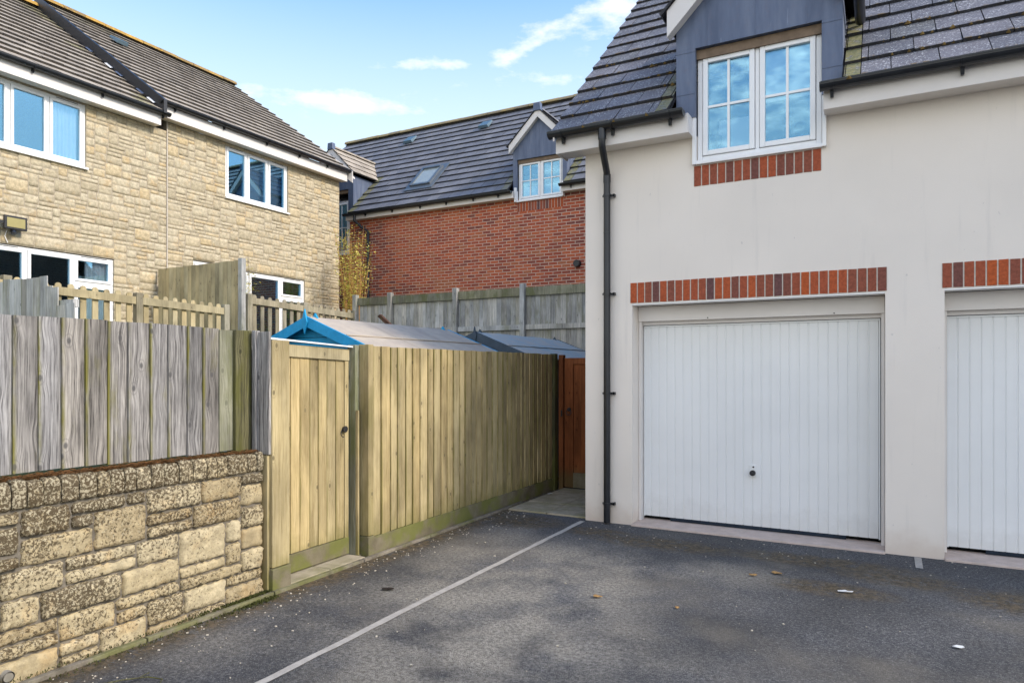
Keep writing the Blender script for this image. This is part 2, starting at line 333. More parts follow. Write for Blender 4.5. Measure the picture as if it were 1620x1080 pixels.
W_NEW=m_wood('treated_wood',(.21,.16,.075),(.38,.31,.17),(.46,.385,.235),(.15,.14,.03),.45,.95,1.0,.55,.7,.58)
W_PALE=m_wood('pale_wood',(.26,.215,.125),(.40,.345,.215),(.50,.44,.29),(.15,.15,.05),.3,.8,1.0,0,.3,.6)
W_BACK=m_wood('grey_fence_wood',(.19,.19,.185),(.42,.425,.42),(.56,.56,.545),(.20,.20,.09),.5,1.15,.9,0,.6,.5)
W_MOSS=m_wood('mossy_wood',(.10,.10,.07),(.24,.24,.18),(.36,.36,.29),(.13,.14,.05),.7,.9,.6,0,.5,.44)
W_OLDP=m_wood('old_picket_wood',(.12,.11,.085),(.28,.26,.20),(.40,.37,.29),(.15,.15,.07),.4,.9,.6,0,.3,.5)
W_DARKM=m_wood('dark_mossy_wood',(.02,.02,.015),(.10,.095,.05),(.19,.18,.10),(.10,.10,.02),.7,1.2,1.0,0,.6,.42)
W_RED=m_wood('red_stained_wood',(.09,.03,.012),(.19,.062,.022),(.27,.095,.035),(.10,.10,.04),.2,.7,.8,.55,0,.62)
SOIL=m_plain('soil',(.07,.055,.035),.95,.1,.4,10,0,.8)
def asphalt():
    t=NT('asphalt'); fine=t.noise(190,3,.75); med=t.noise(42,4,.75); big=t.noise(.55,4,.55); big2=t.noise(1.7,4,.6)
    ag=t.vor(150); agc=t.n('ShaderNodeTexVoronoi'); agc.inputs['Scale'].default_value=150; t.l(t.tc,agc.inputs['Vector'])
    rs=t.xyz(agc.outputs[1])[0]
    gm=t.math('ADD',t.math('MULTIPLY',fine,.5),t.math('MULTIPLY',med,.5)); base=t.ramp(gm,[(.36,(.015,.0155,.018)),(.5,(.066,.067,.072)),(.64,(.185,.181,.173))])
    st=t.rng(rs,.80,.95); base=t.mix(t.math('MULTIPLY',st,.6),base,(.25,.245,.23))
    f=t.math('MULTIPLY',t.rng(big,.3,.7,.62,1.25),t.rng(big2,.3,.7,.82,1.15)); base=t.mix(1.0,base,t.comb(f,f,f),'MULTIPLY')
    # warm dust in random patches, warm paler blobs to the left, moss by the garage doors and along the kerb
    x,y,z=t.xyz()[:3]
    du=t.rng(t.noise(.8,4,.6,t.scale((1,1,1),loc=(4,2,0))),.48,.70); base=t.mix(t.math('MULTIPLY',du,.45),base,(.21,.18,.135))
    def blob(cx,cy,rx,ry):
        a=t.math('POWER',t.math('DIVIDE',t.math('ABSOLUTE',t.math('SUBTRACT',x,cx)),rx),2); b=t.math('POWER',t.math('DIVIDE',t.math('ABSOLUTE',t.math('SUBTRACT',y,cy)),ry),2)
        return t.rng(t.math('ADD',a,b),1.3,.0)
    dn=t.noise(1.3,5,.65,t.scale((1,1,1),loc=(1,8,0)))
    for c,a_ in (((-2.3,4.2,1.1,1.8),.85),((-1.6,3.0,1.1,1.0),.65),((-1.3,5.3,.9,.4),.55),((-3.15,5.4,.4,.9),.5),((-3.2,2.8,.4,.7),.4)):
        base=t.mix(t.math('MULTIPLY',t.math('MULTIPLY',blob(*c),t.rng(dn,.34,.62)),a_),base,t.mix(t.rng(gm,.42,.58),(.14,.125,.098),(.42,.385,.32)))
    mo=None
    for c in ((-1.7,5.92,.75,.26),(-.45,5.95,.8,.22),(.12,5.72,.5,.22),(-3.2,6.15,.5,.35),(.85,5.5,.5,.3),(-.3,5.25,.45,.2),(-2.35,6.05,.4,.2)):
        bb=blob(*c); mo=bb if mo is None else t.math('MAXIMUM',mo,bb)
    kb=t.math('MULTIPLY',t.rng(x,-3.32,-3.60),1.1); mo=t.math('MAXIMUM',mo,kb)
    mn=t.math('ADD',t.noise(9,5,.7),t.math('MULTIPLY',t.math('SUBTRACT',t.noise(70,3,.7),.5),.7)); mk=t.math('MULTIPLY',mo,t.rng(mn,.34,.52))
    base=t.mix(t.math('MULTIPLY',mk,.85),base,t.mix(t.rng(t.math('ADD',t.noise(20,3,.6),t.math('SUBTRACT',gm,.5)),.4,.6),(.060,.046,.020),(.15,.105,.055)))
    t.bump(t.math('ADD',fine,t.math('MULTIPLY',t.rng(ag,0,.6,1,0),.8)),.9,.006)
    return t.fin(base,t.rng(big2,.3,.7,.72,.86),.35)
ASPH=asphalt()
def conc(name,c1,c2,green=0,sc=9):
    t=NT(name); col=t.mix(t.rng(t.noise(sc,6,.7),.3,.7),c1,c2); col=t.mix(t.math('MULTIPLY',t.rng(t.noise(130,3,.7),.55,.7),.35),col,tuple(c*.5 for c in c1))
    if green: col=t.mix(t.math('MULTIPLY',t.rng(t.noise(3.2,4,.6),.42,.62),green*.85),col,(.15,.16,.035))
    t.bump(t.noise(110,4,.7),.5,.004); return t.fin(col,.9,.2)
KERB=conc('kerb_concrete',(.27,.235,.185),(.11,.095,.07),.7); SLAB=conc('paving_slab',(.44,.38,.28),(.31,.27,.19),.4); SILLC=conc('threshold_concrete',(.60,.49,.42),(.48,.39,.33),0)
GBOARD=conc('mossy_board',(.21,.18,.12),(.13,.11,.07),.9,5)
LINEP=conc('line_paving',(.44,.41,.36),(.33,.305,.27),0,14)
NEEDLE=conc('needle_litter',(.17,.075,.025),(.07,.04,.015),0,40)
TURF=conc('turf',(.07,.10,.03),(.10,.10,.04),.6)

# ================================================================ SETTING
g=MB(); g.face([(-70,-60,0),(70,-60,0),(70,80,0),(-70,80,0)]); struct(g.build('driveway',ASPH))
g=MB()
g.box(-40,-6.3,-10,8.2,-.5,1.35); g.box(-40,-6.304,8.2,11.03,-.5,1.5); g.box(-40,14,11.03,60,-.5,1.95); g.box(-6.3,-3.90,-10,3.42,-.5,.93)
struct(g.build('garden_ground',TURF))
# shed yard: packed earth between the fences
g=MB(); g.face([(-6.3,3.42,.006),(-3.72,3.42,.006),(-3.72,8.1,.006),(-2.66,8.1,.006),(-2.66,11.03,.006),(-6.3,11.03,.006)]); struct(g.build('yard_ground',SOIL))
g=MB()
y=-4.0
while y<6.55:
    g.box(-3.662,-3.625,y,y+.905,-.05,.022,(rng.random(),rng.random(),.5)); y+=.915
struct(g.build('kerb',KERB,bevel=.004))
def slabs(name,x0,x1,y0,y1,nx,ny,z=.02):
    g=MB(); dx=(x1-x0)/nx; dy=(y1-y0)/ny
    for i in range(nx):
        for j in range(ny): g.box(x0+i*dx+.004,x0+(i+1)*dx-.004,y0+j*dy+.004,y0+(j+1)*dy-.004,-.05,z+rng.uniform(-.002,.002),(rng.random(),rng.random(),.5))
    return struct(g.build(name,SLAB,bevel=.004))
slabs('paved_path',-3.60,-2.67,6.56,8.06,2,3)
slabs('gate_threshold',-3.90,-3.67,3.50,4.30,1,2)
slabs('paved_step',-3.90,-3.67,6.9,6.92,1,1) if False else None
g=MB(); pts=[]
for i in range(60):
    yy=-2+ i*(8.42/59); pts.append((yy, rng.uniform(-.005,.005), rng.uniform(-.005,.005)))
for i in range(59):
    (a,b,c_),(d,e,f_)=pts[i],pts[i+1]; g.face([(-2.685+b,a,.005),(-2.635+c_,a,.005),(-2.635+f_,d,.005),(-2.685+e,d,.005)])
g.face([(.235,6.12,.005),(.285,6.12,.005),(.288,6.47,.005),(.237,6.47,.005)])
struct(g.build('road_marking',LINEP))

# ================================================================ generic builders
def wall(mb,M,u0,u1,z0,z1,holes=(),depth=.2,col=(.5,0,.5),d=0):
    us=sorted(set([u0,u1]+[h[0] for h in holes]+[h[1] for h in holes])); zs=sorted(set([z0,z1]+[h[2] for h in holes]+[h[3] for h in holes]))
    us=[u for u in us if u0<=u<=u1]; zs=[z for z in zs if z0<=z<=z1]
    for a,b in zip(us,us[1:]):
        for c,e in zip(zs,zs[1:]):
            cu,cz=(a+b)/2,(c+e)/2
            if any(h[0]<cu<h[1] and h[2]<cz<h[3] for h in holes): continue
            mb.face([M(a,d,c),M(b,d,c),M(b,d,e),M(a,d,e)],col)
    for h in holes:
        a,b,c,e=h[:4]; c=max(c,z0); e2=min(e,z1)
        mb.face([M(a,d,c),M(a,d-depth,c),M(a,d-depth,e2),M(a,d,e2)],col); mb.face([M(b,d,c),M(b,d-depth,c),M(b,d-depth,e2),M(b,d,e2)],col)
        if e<=z1: mb.face([M(a,d,e),M(a,d-depth,e),M(b,d-depth,e),M(b,d,e)],col)
        if c>z0: mb.face([M(a,d,c),M(a,d-depth,c),M(b,d-depth,c),M(b,d,c)],col)

def window(house,M,u0,u1,z0,z1,lights,d=-.05,bars=False,sill=True,sillw=.05,transom=None,vents=True,fix=()):
    g=MB(); F=.045; lights=[u0]+list(lights)+[u1]
    g.mbox(M,u0,u0+F,d-.06,d,z0,z1); g.mbox(M,u1-F,u1,d-.06,d,z0,z1)
    g.mbox(M,u0+F,u1-F,d-.06,d,z1-F,z1); g.mbox(M,u0+F,u1-F,d-.06,d,z0,z0+F)
    for l in lights[1:-1]: g.mbox(M,l-.018,l+.018,d-.06,d-.004,z0+F,z1-F)
    root=g.build('window',UPVC,house,bevel=.004)
    for i,(a,b) in enumerate(zip(lights,lights[1:])):
        a2=a+(F if i==0 else .018); b2=b-(F if i==len(lights)-2 else .018)
        secs=[(z0+F,z1-F)]
        if transom and transom[i]: secs=[(z0+F,transom[i]-.03),(transom[i]+.03,z1-F)]
        for (c,e) in secs:
            if (c,e)!=(z0+F,z1-F) and c==z0+F:
                t=MB(); t.mbox(M,a2,b2,d-.055,d-.006,e,e+.06); t.build('transom',UPVC,root,bevel=.003)
            W=.05; s=MB(); q=d+.012
            s.mbox(M,a2+.004,a2+W,q-.05,q,c+.004,e-.004); s.mbox(M,b2-W,b2-.004,q-.05,q,c+.004,e-.004)
            s.mbox(M,a2+W,b2-W,q-.05,q,c+.004,c+W); s.mbox(M,a2+W,b2-W,q-.05,q,e-W,e-.004)
            s.build('sash',UPVC,root,bevel=.006)
            p=MB(); p.mbox(M,a2+W-.005,b2-W+.005,q-.042,q-.030,c+W-.005,e-W+.005); p.build('pane',GLASS,root)
            if bars:
                k=MB(); mu=(a2+b2)/2; mz=(c+e)/2
                k.mbox(M,mu-.011,mu+.011,q-.030,q-.018,c+W,e-W); k.mbox(M,a2+W,mu-.011,q-.030,q-.020,mz-.011,mz+.011); k.mbox(M,mu+.011,b2-W,q-.030,q-.020,mz-.011,mz+.011)
                k.build('glazing_bar',UPVC,root)
        if vents and i%2==(len(lights)%2):
            v=MB(); v.mbox(M,a+.12,b-.12,d,d+.006,z1-.026,z1-.018); v.build('trickle_vent',BLACK,root)
    if sill:
        s=MB(); s.mbox(M,u0-.02,u1+.02,d-.05,sillw,z0-.035,z0); s.build('sill',UPVC,root,bevel=.004)
    return root
def curtain(win,M,u0,u1,z0,z1,d=-.2,mat=None,folds=16):
    g=MB(); n=folds*6; p=[]
    for i in range(n+1):
        u=u0+(u1-u0)*i/n; p.append((u,d+.025*math.sin(i/n*folds*math.pi*2)*(.6+.4*math.sin(i*.7))))
    for (a,b),(c,e) in zip(p,p[1:]): g.face([M(a,b,z0),M(c,e,z0),M(c,e,z1),M(a,b,z1)],smooth=True)
    g.build('curtain',mat or CURTAIN,win,merge=True)
def blind(win,M,u0,u1,z0,z1,d=-.16,mat=None):
    g=MB(); g.mbox(M,u0,u1,d-.004,d,z0,z1); g.mbox(M,u0,u1,d-.008,d+.008,z0-.02,z0); g.build('blind',mat or BLIND,win)

def gutter(house,M,u0,u1,z,d,brks,r=.058):      # z = rim height, d = centre offset
    g=MB(); n=10; us=[u0,u1]
    for rr,flip in ((r,0),(r-.006,1)):
        for i in range(n):
            a=math.pi*i/n; b=math.pi*(i+1)/n
            g.face([M(u0,d+rr*math.cos(a),z-rr*math.sin(a)),M(u1,d+rr*math.cos(a),z-rr*math.sin(a)),M(u1,d+rr*math.cos(b),z-rr*math.sin(b)),M(u0,d+rr*math.cos(b),z-rr*math.sin(b))],smooth=True)
    for u in us: 
        w_=.010 if u==u1 else -.010
        g.prism([(0,0)],lambda *q:(0,0,0),0,0) if False else None
        poly=[(d+(r+.003)*math.cos(math.pi*i/n), z-(r+.003)*math.sin(math.pi*i/n)) for i in range(n+1)]
        v=[M(u,p,q) for p,q in poly]+[M(u+w_,p,q) for p,q in poly]; k=len(poly)
        g.mesh(v,[tuple(range(k)),tuple(range(k,2*k))]+[(i,(i+1)%k,k+(i+1)%k,k+i) for i in range(k)])
    g.mbox(M,u0,u1,d+r-.006,d+r+.004,z-.006,z+.004)
    root=g.build('gutter',BLACK,house)
    for b in brks:
        h=MB()
        for i in range(n):
            a=math.pi*i/n; c=math.pi*(i+1)/n; r1=r+.002; r2=r+.009
            v=[M(b+s_,d+q*math.cos(t_),z-q*math.sin(t_)) for t_ in (a,c) for q in (r1,r2) for s_ in (-.014,.014)]
            h.mesh(v,[(2,3,7,6),(0,2,6,4),(1,3,7,5)])
        h.prism([(d-r-.012,z-.02),(d-.01,z-r-.006),(d-.025,z-r-.055),(d-r+.005,z-r-.05),(d-r-.012,z-r-.01)],lambda u,q,zz:M(b+q,u,zz),-.012,.012)
        h.build('bracket',BLACK,root)
    return root

def tiles(house,name,mat,P,U,V,N,u0,u1,v1,gauge=.31,tw=.30,cut=None,moss=None,breaks=(),lip=.028,v0=0,bond=True,jit=.003):
    """P origin, U along the eave, V up the slope, N outward"""
    g=MB(); P,U,V,N=map(Vector,(P,U,V,N)); k=0; v=v0
    sub=MB(); sub.face([P+U*u0+V*v0-N*.012,P+U*u1+V*v0-N*.012,P+U*u1+V*v1-N*.012,P+U*u0+V*v1-N*.012]) if not cut else None
    while v<v1-.02:
        ve=min(v+gauge,v1); off=(tw/2 if (k%2 and bond) else 0)
        us=[u0]; u=u0+tw-off if off else u0+tw
        while u<u1-.02: us.append(u); u+=tw
        us.append(u1); us=sorted(set(us+[b for b in breaks if u0<b<u1]))
        for a,b in zip(us,us[1:]):
            if b-a<.01: continue
            cu=(a+b)/2
            if cut and cut(cu,v): continue
            h=lip+rng.uniform(-jit,jit); r1=rng.random(); ms=moss(cu,v) if moss else 0
            gp=.0035 if tw<1 else 0; a2,b2=a+gp,b-gp; tl=rng.uniform(-jit,jit)*.6
            f0=P+U*a2+V*v; f1=P+U*b2+V*v; f2=P+U*b2+V*(ve+.01); f3=P+U*a2+V*(ve+.01)
            p=[f0+N*h,f1+N*(h+tl),f2+N*(.006),f3+N*(.006)]
            cl=[(r1,ms,0),(r1,ms,0),(r1,ms,1),(r1,ms,1)]
            g.face(p,cols=cl)
            q=[f0-N*.004,f1-N*.004]
            g.face([q[0],q[1],p[1],p[0]],(r1*.4,0,-1)); g.face([q[0],p[0],p[3]],(r1*.4,0,-1)); g.face([q[1],p[2],p[1]],(r1*.4,0,-1))  # negative attribute marks the edge faces that get the painted course shadow
        v+=gauge; k+=1
    r=g.build(name,mat,house)
    if not cut:
        sub.build('roof_underlay',DARKGAP,r)
    return r
def ridge(house,A,B,mat,r=.11,n=None,name='ridge_tile'):
    A,B=Vector(A),Vector(B); L=(B-A).length; n=n or max(1,int(L/.45)); t=(B-A).normalized(); s=t.cross(Vector((0,0,1))).normalized()
    g=MB(); K=8
    for i in range(n):
        a=A+t*(L*i/n+.004); b=A+t*(L*(i+1)/n-.004); q=rng.random(); dz=rng.uniform(-.006,.006); m_=rng.random()
        ra=[a+(s*math.cos(math.pi*k/K)*r+Vector((0,0,1))*(math.sin(math.pi*k/K)*r*.85-.05+dz)) for k in range(K+1)]
        rb=[b+(s*math.cos(math.pi*k/K)*r+Vector((0,0,1))*(math.sin(math.pi*k/K)*r*.85-.05+dz)) for k in range(K+1)]
        for k in range(K): g.face([ra[k],ra[k+1],rb[k+1],rb[k]],(q,0,.1+.05*m_),smooth=True)
        g.face(ra,(q,0,.5)); g.face(rb,(q,0,.5))
    return g.build(name,mat,house)

def stones(mb,M,u0,u1,z0,z1,holes,rg,unit=.078,cu=.03,gap=.006,prot=(.008,.026),wscale=1.0,sub=(3,2),prob=(.33,.45,.22)):
    nu=max(1,round((u1-u0)/cu)); cu=(u1-u0)/nu; nz=max(1,round((z1-z0)/unit)); un=(z1-z0)/nz
    occ=[[False]*nu for _ in range(nz)]
    for h in holes:
        for j in range(nz):
            for i in range(nu):
                a=u0+(i+.5)*cu; b=z0+(j+.5)*un
                if h[0]<a<h[1] and h[2]<b<h[3]: occ[j][i]=True
    lastjoints=set()
    for j in range(nz):
        i=0
        while i<nu:
            if occ[j][i]: i+=1; continue
            hh=rg.choices((1,2,3),prob)[0]; hh=min(hh,nz-j)
            w_=rg.uniform(.20,.46) if hh==1 else rg.uniform(.18,.42) if hh==2 else rg.uniform(.22,.46)
            wc=max(3,int(w_*wscale/cu)); k=0
            while k<wc and i+k<nu and not occ[j][i+k]: k+=1
            # swallow a sliver left before an obstacle
            m=0
            while i+k+m<nu and not occ[j][i+k+m] and m<4: m+=1
            if m<4: k+=m
            ok=False
            while hh>1 and not ok:
                ok=all(not occ[j+b][i+a] for a in range(k) for b in range(hh))
                if not ok: hh-=1
            for b in range(hh):
                for a in range(k): occ[j+b][i+a]=True
            a0,a1,b0,b1=u0+i*cu+gap,u0+(i+k)*cu-gap,z0+j*un+gap,z0+(j+hh)*un-gap
            i+=k
            stone(mb,M,a0,a1,b0,b1,rg,prot,sub)
def stone(mb,M,a0,a1,b0,b1,rg,prot,sub,slope=0,rag=.003):
    if sub[0]>=4: rag=.0065
    c=(rg.random(),rg.random(),rg.random()); p=rg.uniform(*prot); nx=max(2,int((a1-a0)/.10*sub[0]/2)); ny=sub[1]+(1 if b1-b0>.12 else 0)
    if sub[0]>=4: nx=max(3,int((a1-a0)/.022)); ny=max(3,int((b1-b0)/.022))
    W=min(.008,(b1-b0)*.12); ch=W*.8
    def corner(u,z): return u,z
    vs=[];idx={}
    xs=[a0,a0+W]+[a0+W+(a1-a0-2*W)*t/nx for t in range(1,nx)]+[a1-W,a1]; zs=[b0,b0+W]+[b0+W+(b1-b0-2*W)*t/ny for t in range(1,ny)]+[b1-W,b1]
    X,Z=len(xs)-1,len(zs)-1
    for iz,z in enumerate(zs):
        for ix,x in enumerate(xs):
            eb=(ix in(0,X))or(iz in(0,Z)); cb_=(ix in(0,X))and(iz in(0,Z))
            uu,zz=x,z
            if cb_: uu+= ch if ix==0 else -ch; zz+= ch if iz==0 else -ch
            if eb: uu+=rg.uniform(-rag,rag); zz+=rg.uniform(-rag,rag); dd=-.006
            else: dd=p*(.55+.9*rg.random()); uu+=rg.uniform(-rag,rag)*.5; zz+=rg.uniform(-rag,rag)*.5
            vs.append(M(uu,dd,zz))
    fs=[(iz*(X+1)+ix,iz*(X+1)+ix+1,(iz+1)*(X+1)+ix+1,(iz+1)*(X+1)+ix) for iz in range(Z) for ix in range(X)]
    mb.mesh(vs,fs,c,True)
def solder(house,name,M,u0,u1,z0,z1,d=.004,pitch=.0745,sub=None):
    n=round((u1-u0)/pitch); p=(u1-u0)/n; g=MB()
    for i in range(n):
        a=u0+i*p+.005; b=u0+(i+1)*p-.005; c=(rng.random()**.8,rng.random(),.5)
        dd=d+rng.uniform(0,.002); j=rng.uniform(-.002,.002)
        v=[M(a,dd,z0+.002+j),M(b,dd,z0+.002-j),M(b,dd,z1-.002+j),M(a,dd,z1-.002),M(a,-.02,z0+.002+j),M(b,-.02,z0+.002-j),M(b,-.02,z1-.002+j),M(a,-.02,z1-.002)]
        g.mesh(v,[(0,1,2,3),(0,4,5,1),(3,2,6,7),(0,3,7,4),(1,5,6,2)],c)
    o=g.build(name,HBRICK,house,bevel=.002)
    m=MB(); m.mbox(M,u0+.001,u1-.001,-.02,d-.0015,z0+.003,z1-.003); m.build('mortar',MORTAR,o)
    return o

def dormer(house,yw,x0,x1,wu0,wu1,zw1,zlead,zb,mainY0,mainz0,m,roofmat,bh=.22,lap=.05,tight=False):
    """gabled lead dormer: x0..x1 lead cheeks, window hole wu0..wu1 up to zw1; zb = lower end of the barge boards"""
    yf=yw-.06; xc=(x0+x1)/2; hw=(x1-x0)/2; M=MY(yf)
    ob=.06; e=hw+ob; za=zb+.04+hw              # lead top follows the rake
    g=MB()
    g.prism([(x0,zlead),(wu0,zlead),(wu0,zw1),(x0,zw1)],M,-.05,0); g.prism([(wu1,zlead),(x1,zlead),(x1,zw1),(wu1,zw1)],M,-.05,0)
    g.prism([(x0,zw1),(x1,zw1),(x1,zb+.12),(xc,zb+.12+hw),(x0,zb+.12)],M,-.05,.0008)
    for x in (x0,x1):                          # cheeks run back into the main roof
        ytop=mainY0+(zb+.12-mainz0)/m+.25; s=.03 if x==x0 else -.03
        v=[(x,yf+.05,zlead-.1),(x,yf+.05,zb+.12),(x,ytop,zb+.12),(x,ytop,zlead-.1)]; w_=[(a+s,b,c) for a,b,c in v]
        g.mesh(v+w_,[(0,1,2,3),(4,5,6,7),(0,1,5,4),(1,2,6,5),(2,3,7,6),(3,0,4,7)])
    root=g.build('dormer',LEAD,house)
    # welted seams and laps of the lead
    xs=[x0+(x1-x0)*t for t in ((.20,.50,.80) if not tight else (.25,.5,.75))]
    for x in xs: s=MB(); s.box(x-.004,x+.004,yf-.004,yf-.0006,zw1+.01,zb+.10+hw-abs(x-xc)); s.build('lead_seam',LEAD,root)
    for (a,b) in ((x0,wu0),(wu1,x1)):
        for zz in (zw1-.03,zlead+.22): s=MB(); s.box(a+.002,b-.002,yf-.0035,yf-.0012,zz,zz+.006); s.build('lead_seam',LEAD,root)
    h=MB(); h.box(wu0,wu1,yf+.045,yf+.12,zw1-.09,zw1-.004); h.build('head_board',HEADW,root)
    for sg in (-1,1):                          # barge boards
        xo=xc+sg*e; pol=[(xo,zb),(xo,zb+bh),(xc,zb+bh+e),(xc,zb+e)]
        b=MB(); b.prism(pol,MY(yf-.10),-.012,.012); b.build('barge_board',FASCIA,root,bevel=.003)
        b=MB(); b.prism([(xo,zb+.01),(xc,zb+.01+e),(xc,zb+.045+e),(xo,zb+.045)],MY(yf-.088),-.088,.0); b.build('dormer_soffit',FASCIA,root)
        L=math.hypot(e+.05,e+.05); V=Vector((-sg,0,1)).normalized(); N=Vector((sg,0,1)).normalized()
        yb=mainY0+(zb+bh+e-mainz0)/m+.5
        if sg<0: P=(xo-.05,yf-.13,zb+bh-.05+.012)
        else: P=(xo+.05,yf-.13,zb+bh-.05+.012)
        L=math.sqrt(2)*(e+.05)
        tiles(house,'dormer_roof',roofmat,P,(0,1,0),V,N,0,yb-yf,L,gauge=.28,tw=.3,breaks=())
    top=zb+bh+e
    ridge(house,(xc,yf-.13,top+.035),(xc,mainY0+(top-mainz0)/m+.1,top+.035),roofmat,r=.09,name='dormer_ridge')
    b=MB(); b.prism([(xc-.10,top-.07),(xc+.10,top-.07),(xc+.085,top+.115),(xc-.085,top+.115)],MY(yf-.13),-.10,.02); b.build('lead_saddle',LEAD,root,bevel=.01)
    return root
def boards(mb,M,u0,u1,z0,z1,pitch,d=0,th=.020,thin=.007,jz=.004,rg=None,gap=0.0,lean=0.0):
    """featheredge boards; z0,z1 may be functions of u"""
    rg=rg or rng; n=max(1,round((u1-u0)/pitch)); p=(u1-u0)/n; f0=z0 if callable(z0) else (lambda u:z0); f1=z1 if callable(z1) else (lambda u:z1)
    cuts=[u0]+[u0+p*i+rg.uniform(-.08,.08)*p for i in range(1,n)]+[u1]
    for a,b in zip(cuts,cuts[1:]):
        a2=a+gap; zz0=f0((a+b)/2)+rg.uniform(-jz,jz); zz1=f1((a+b)/2)+rg.uniform(-jz,jz); r1,r2=rg.random(),rg.random()
        q=rg.uniform(0,.004); ln=rg.uniform(-lean,lean); wp=rg.uniform(-.006,.006)*(1 if gap else .3)
        sec=[(0,0,0),(th+q,0,0.0),(th*.75+q,.33,.33),(th*.5+thin*.5+q,.66,.66),(thin+q,1,1.0),(0,1,1)]   # d, across, attr
        vs=[];cs=[]
        for zz in (zz0,(zz0+zz1)/2,zz1):
            for dd,ac,at_ in sec:
                bow=wp if zz not in (zz0,zz1) else 0
                vs.append(M(a2+(b-a2+.006)*ac*(1 if ac<1 else 1)+(ln if zz==zz1 else 0), d+dd+bow*.5, zz)); cs.append((r1,r2,at_))
        k=6; fs=[]
        for l in (0,1):
            for i in range(k): fs.append((l*k+i,l*k+(i+1)%k,(l+1)*k+(i+1)%k,(l+1)*k+i))
        fs+= [tuple(range(k)),tuple(range(2*k,3*k))]
        mb.mesh(vs,fs,cols=cs)
def rc(a=.5): return (rng.random(),rng.random(),a)

# ================================================================ GARAGE HOUSE (right)
GY=6.5; gh=thing('garage_house','cream rendered coach house with two white garage doors under red brick lintels','house',(1.7,GY,0))
M=MY(GY); ZE=3.735
SL=.95; EY=6.19; EZ=3.915; RY=9.6; RZ=EZ+SL*(RY-EY)
doors=[(-2.165,.03),(.45,2.645),(3.06,5.25)]
win=(-1.53,-.45,3.495,4.505)
g=MB(); holes=[(a,b,-.1,2.185) for a,b in doors]+[(win[0],win[1],win[2],ZE+.3)]
wall(g,M,-2.66,6.2,-.02,ZE,holes,.30)
g.build('wall',RENDER,gh)
# far sides of the house
g=MB(); BY=2*RY-GY
g.face([(-2.66,GY+.001,-.02),(-2.66,BY,-.02),(-2.66,BY,ZE),(-2.66,RY,RZ-.12),(-2.66,GY+.001,ZE)]); g.build('side_wall',BRICKD,gh)
g=MB(); g.face([(6.2,GY,-.02),(6.2,BY,-.02),(6.2,BY,ZE),(6.2,RY,RZ-.12),(6.2,GY,ZE)]); g.face([(-2.66,BY,-.02),(6.2,BY,-.02),(6.2,BY,ZE),(-2.66,BY,ZE)]); g.build('rear_wall',RENDER,gh)
n_=math.hypot(1,SL); V=Vector((0,1,SL))/n_; N=Vector((0,-SL,1))/n_; VL=(RY-EY)*n_
DX0,DX1=-1.71,-.286
def gcut(u,v): x=u-2.9; return DX0-.02<x<DX1+.02 and v<.60
def gmoss(u,v):
    x=u-2.9
    if DX1<x<DX1+.14 and v<1.6: return .95
    if DX0-.13<x<DX0 and v<1.0: return .8-.5*v
    return .12 if rng.random()<.05 else 0
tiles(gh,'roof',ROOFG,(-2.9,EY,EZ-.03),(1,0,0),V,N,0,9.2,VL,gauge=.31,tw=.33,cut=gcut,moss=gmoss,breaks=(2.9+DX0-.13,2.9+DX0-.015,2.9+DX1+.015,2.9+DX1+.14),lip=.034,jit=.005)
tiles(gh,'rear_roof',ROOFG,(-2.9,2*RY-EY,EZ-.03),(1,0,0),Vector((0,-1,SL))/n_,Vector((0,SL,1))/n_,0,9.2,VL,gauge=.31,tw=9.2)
g=MB()      # underlay, clear of the dormer opening
for (a,b,v0_) in ((-2.88,DX0,0),(DX0,DX1,.62),(DX1,6.28,0)):
    p=[Vector((a,EY,EZ-.045))+V*v0_,Vector((b,EY,EZ-.045))+V*v0_,Vector((b,EY,EZ-.045))+V*VL,Vector((a,EY,EZ-.045))+V*VL]; g.face(p)
g.build('roof_underlay',DARKGAP,gh)
g=MB(); cr_=random.Random(17)
for i in range(150):
    u=cr_.uniform(-2.8,2.6); k=cr_.choice((0,1,1,2,2,3,4,5)); v=k*.31+cr_.uniform(-.012,.01)
    if DX0-.05<u<DX1+.05: continue
    P0=Vector((u,EY,EZ-.03))+V*v+N*.03; s_=cr_.uniform(.008,.024); A_=Vector((1,0,0)); pts=[]
    for q in range(7): a=2*math.pi*q/7; pts.append(P0+A_*math.cos(a)*s_*cr_.uniform(.7,1.6)+V*math.sin(a)*s_*cr_.uniform(.5,1)-N*.012)
    tp_=P0+N*s_*.7; base_=len(pts); g.mesh(pts+[tp_],[(q,(q+1)%7,7) for q in range(7)],(cr_.random(),0,0),True)
o=g.build('roof_moss',MOSSB,gh); o['kind']='stuff'
ridge(gh,(-2.9,RY,RZ+.02),(6.3,RY,RZ+.02),RIDGEG)
for a,b in ((-2.88,-1.565),(-.425,6.3)):
    g=MB(); g.box(a,b,6.29,6.308,ZE-.02,EZ-.02); g.build('fascia',FASCIA,gh,bevel=.003)
    g=MB(); g.box(a+.003,b-.003,6.308,GY+.02,ZE-.012,ZE+.0); 
    e=a if a>-1 else b
    g.box(e-.004,e+.004,6.308,GY-.001,ZE-.01,EZ-.02) if e<6 else None
    g.build('soffit',FASCIA,gh)
g=MB(); g.prism([(6.29,ZE-.02),(6.56,ZE-.02),(6.56,ZE+.33),(6.29,EZ-.05)],lambda u,d,z:(-2.88-d,u,z),-.002,.016)
g.prism([(6.2,EZ-.10),(6.2,EZ-.02),(RY,RZ-.02),(RY,RZ-.2)],lambda u,d,z:(-2.875-d,u,z),-.002,.012); g.build('verge_board',FASCIA,gh)
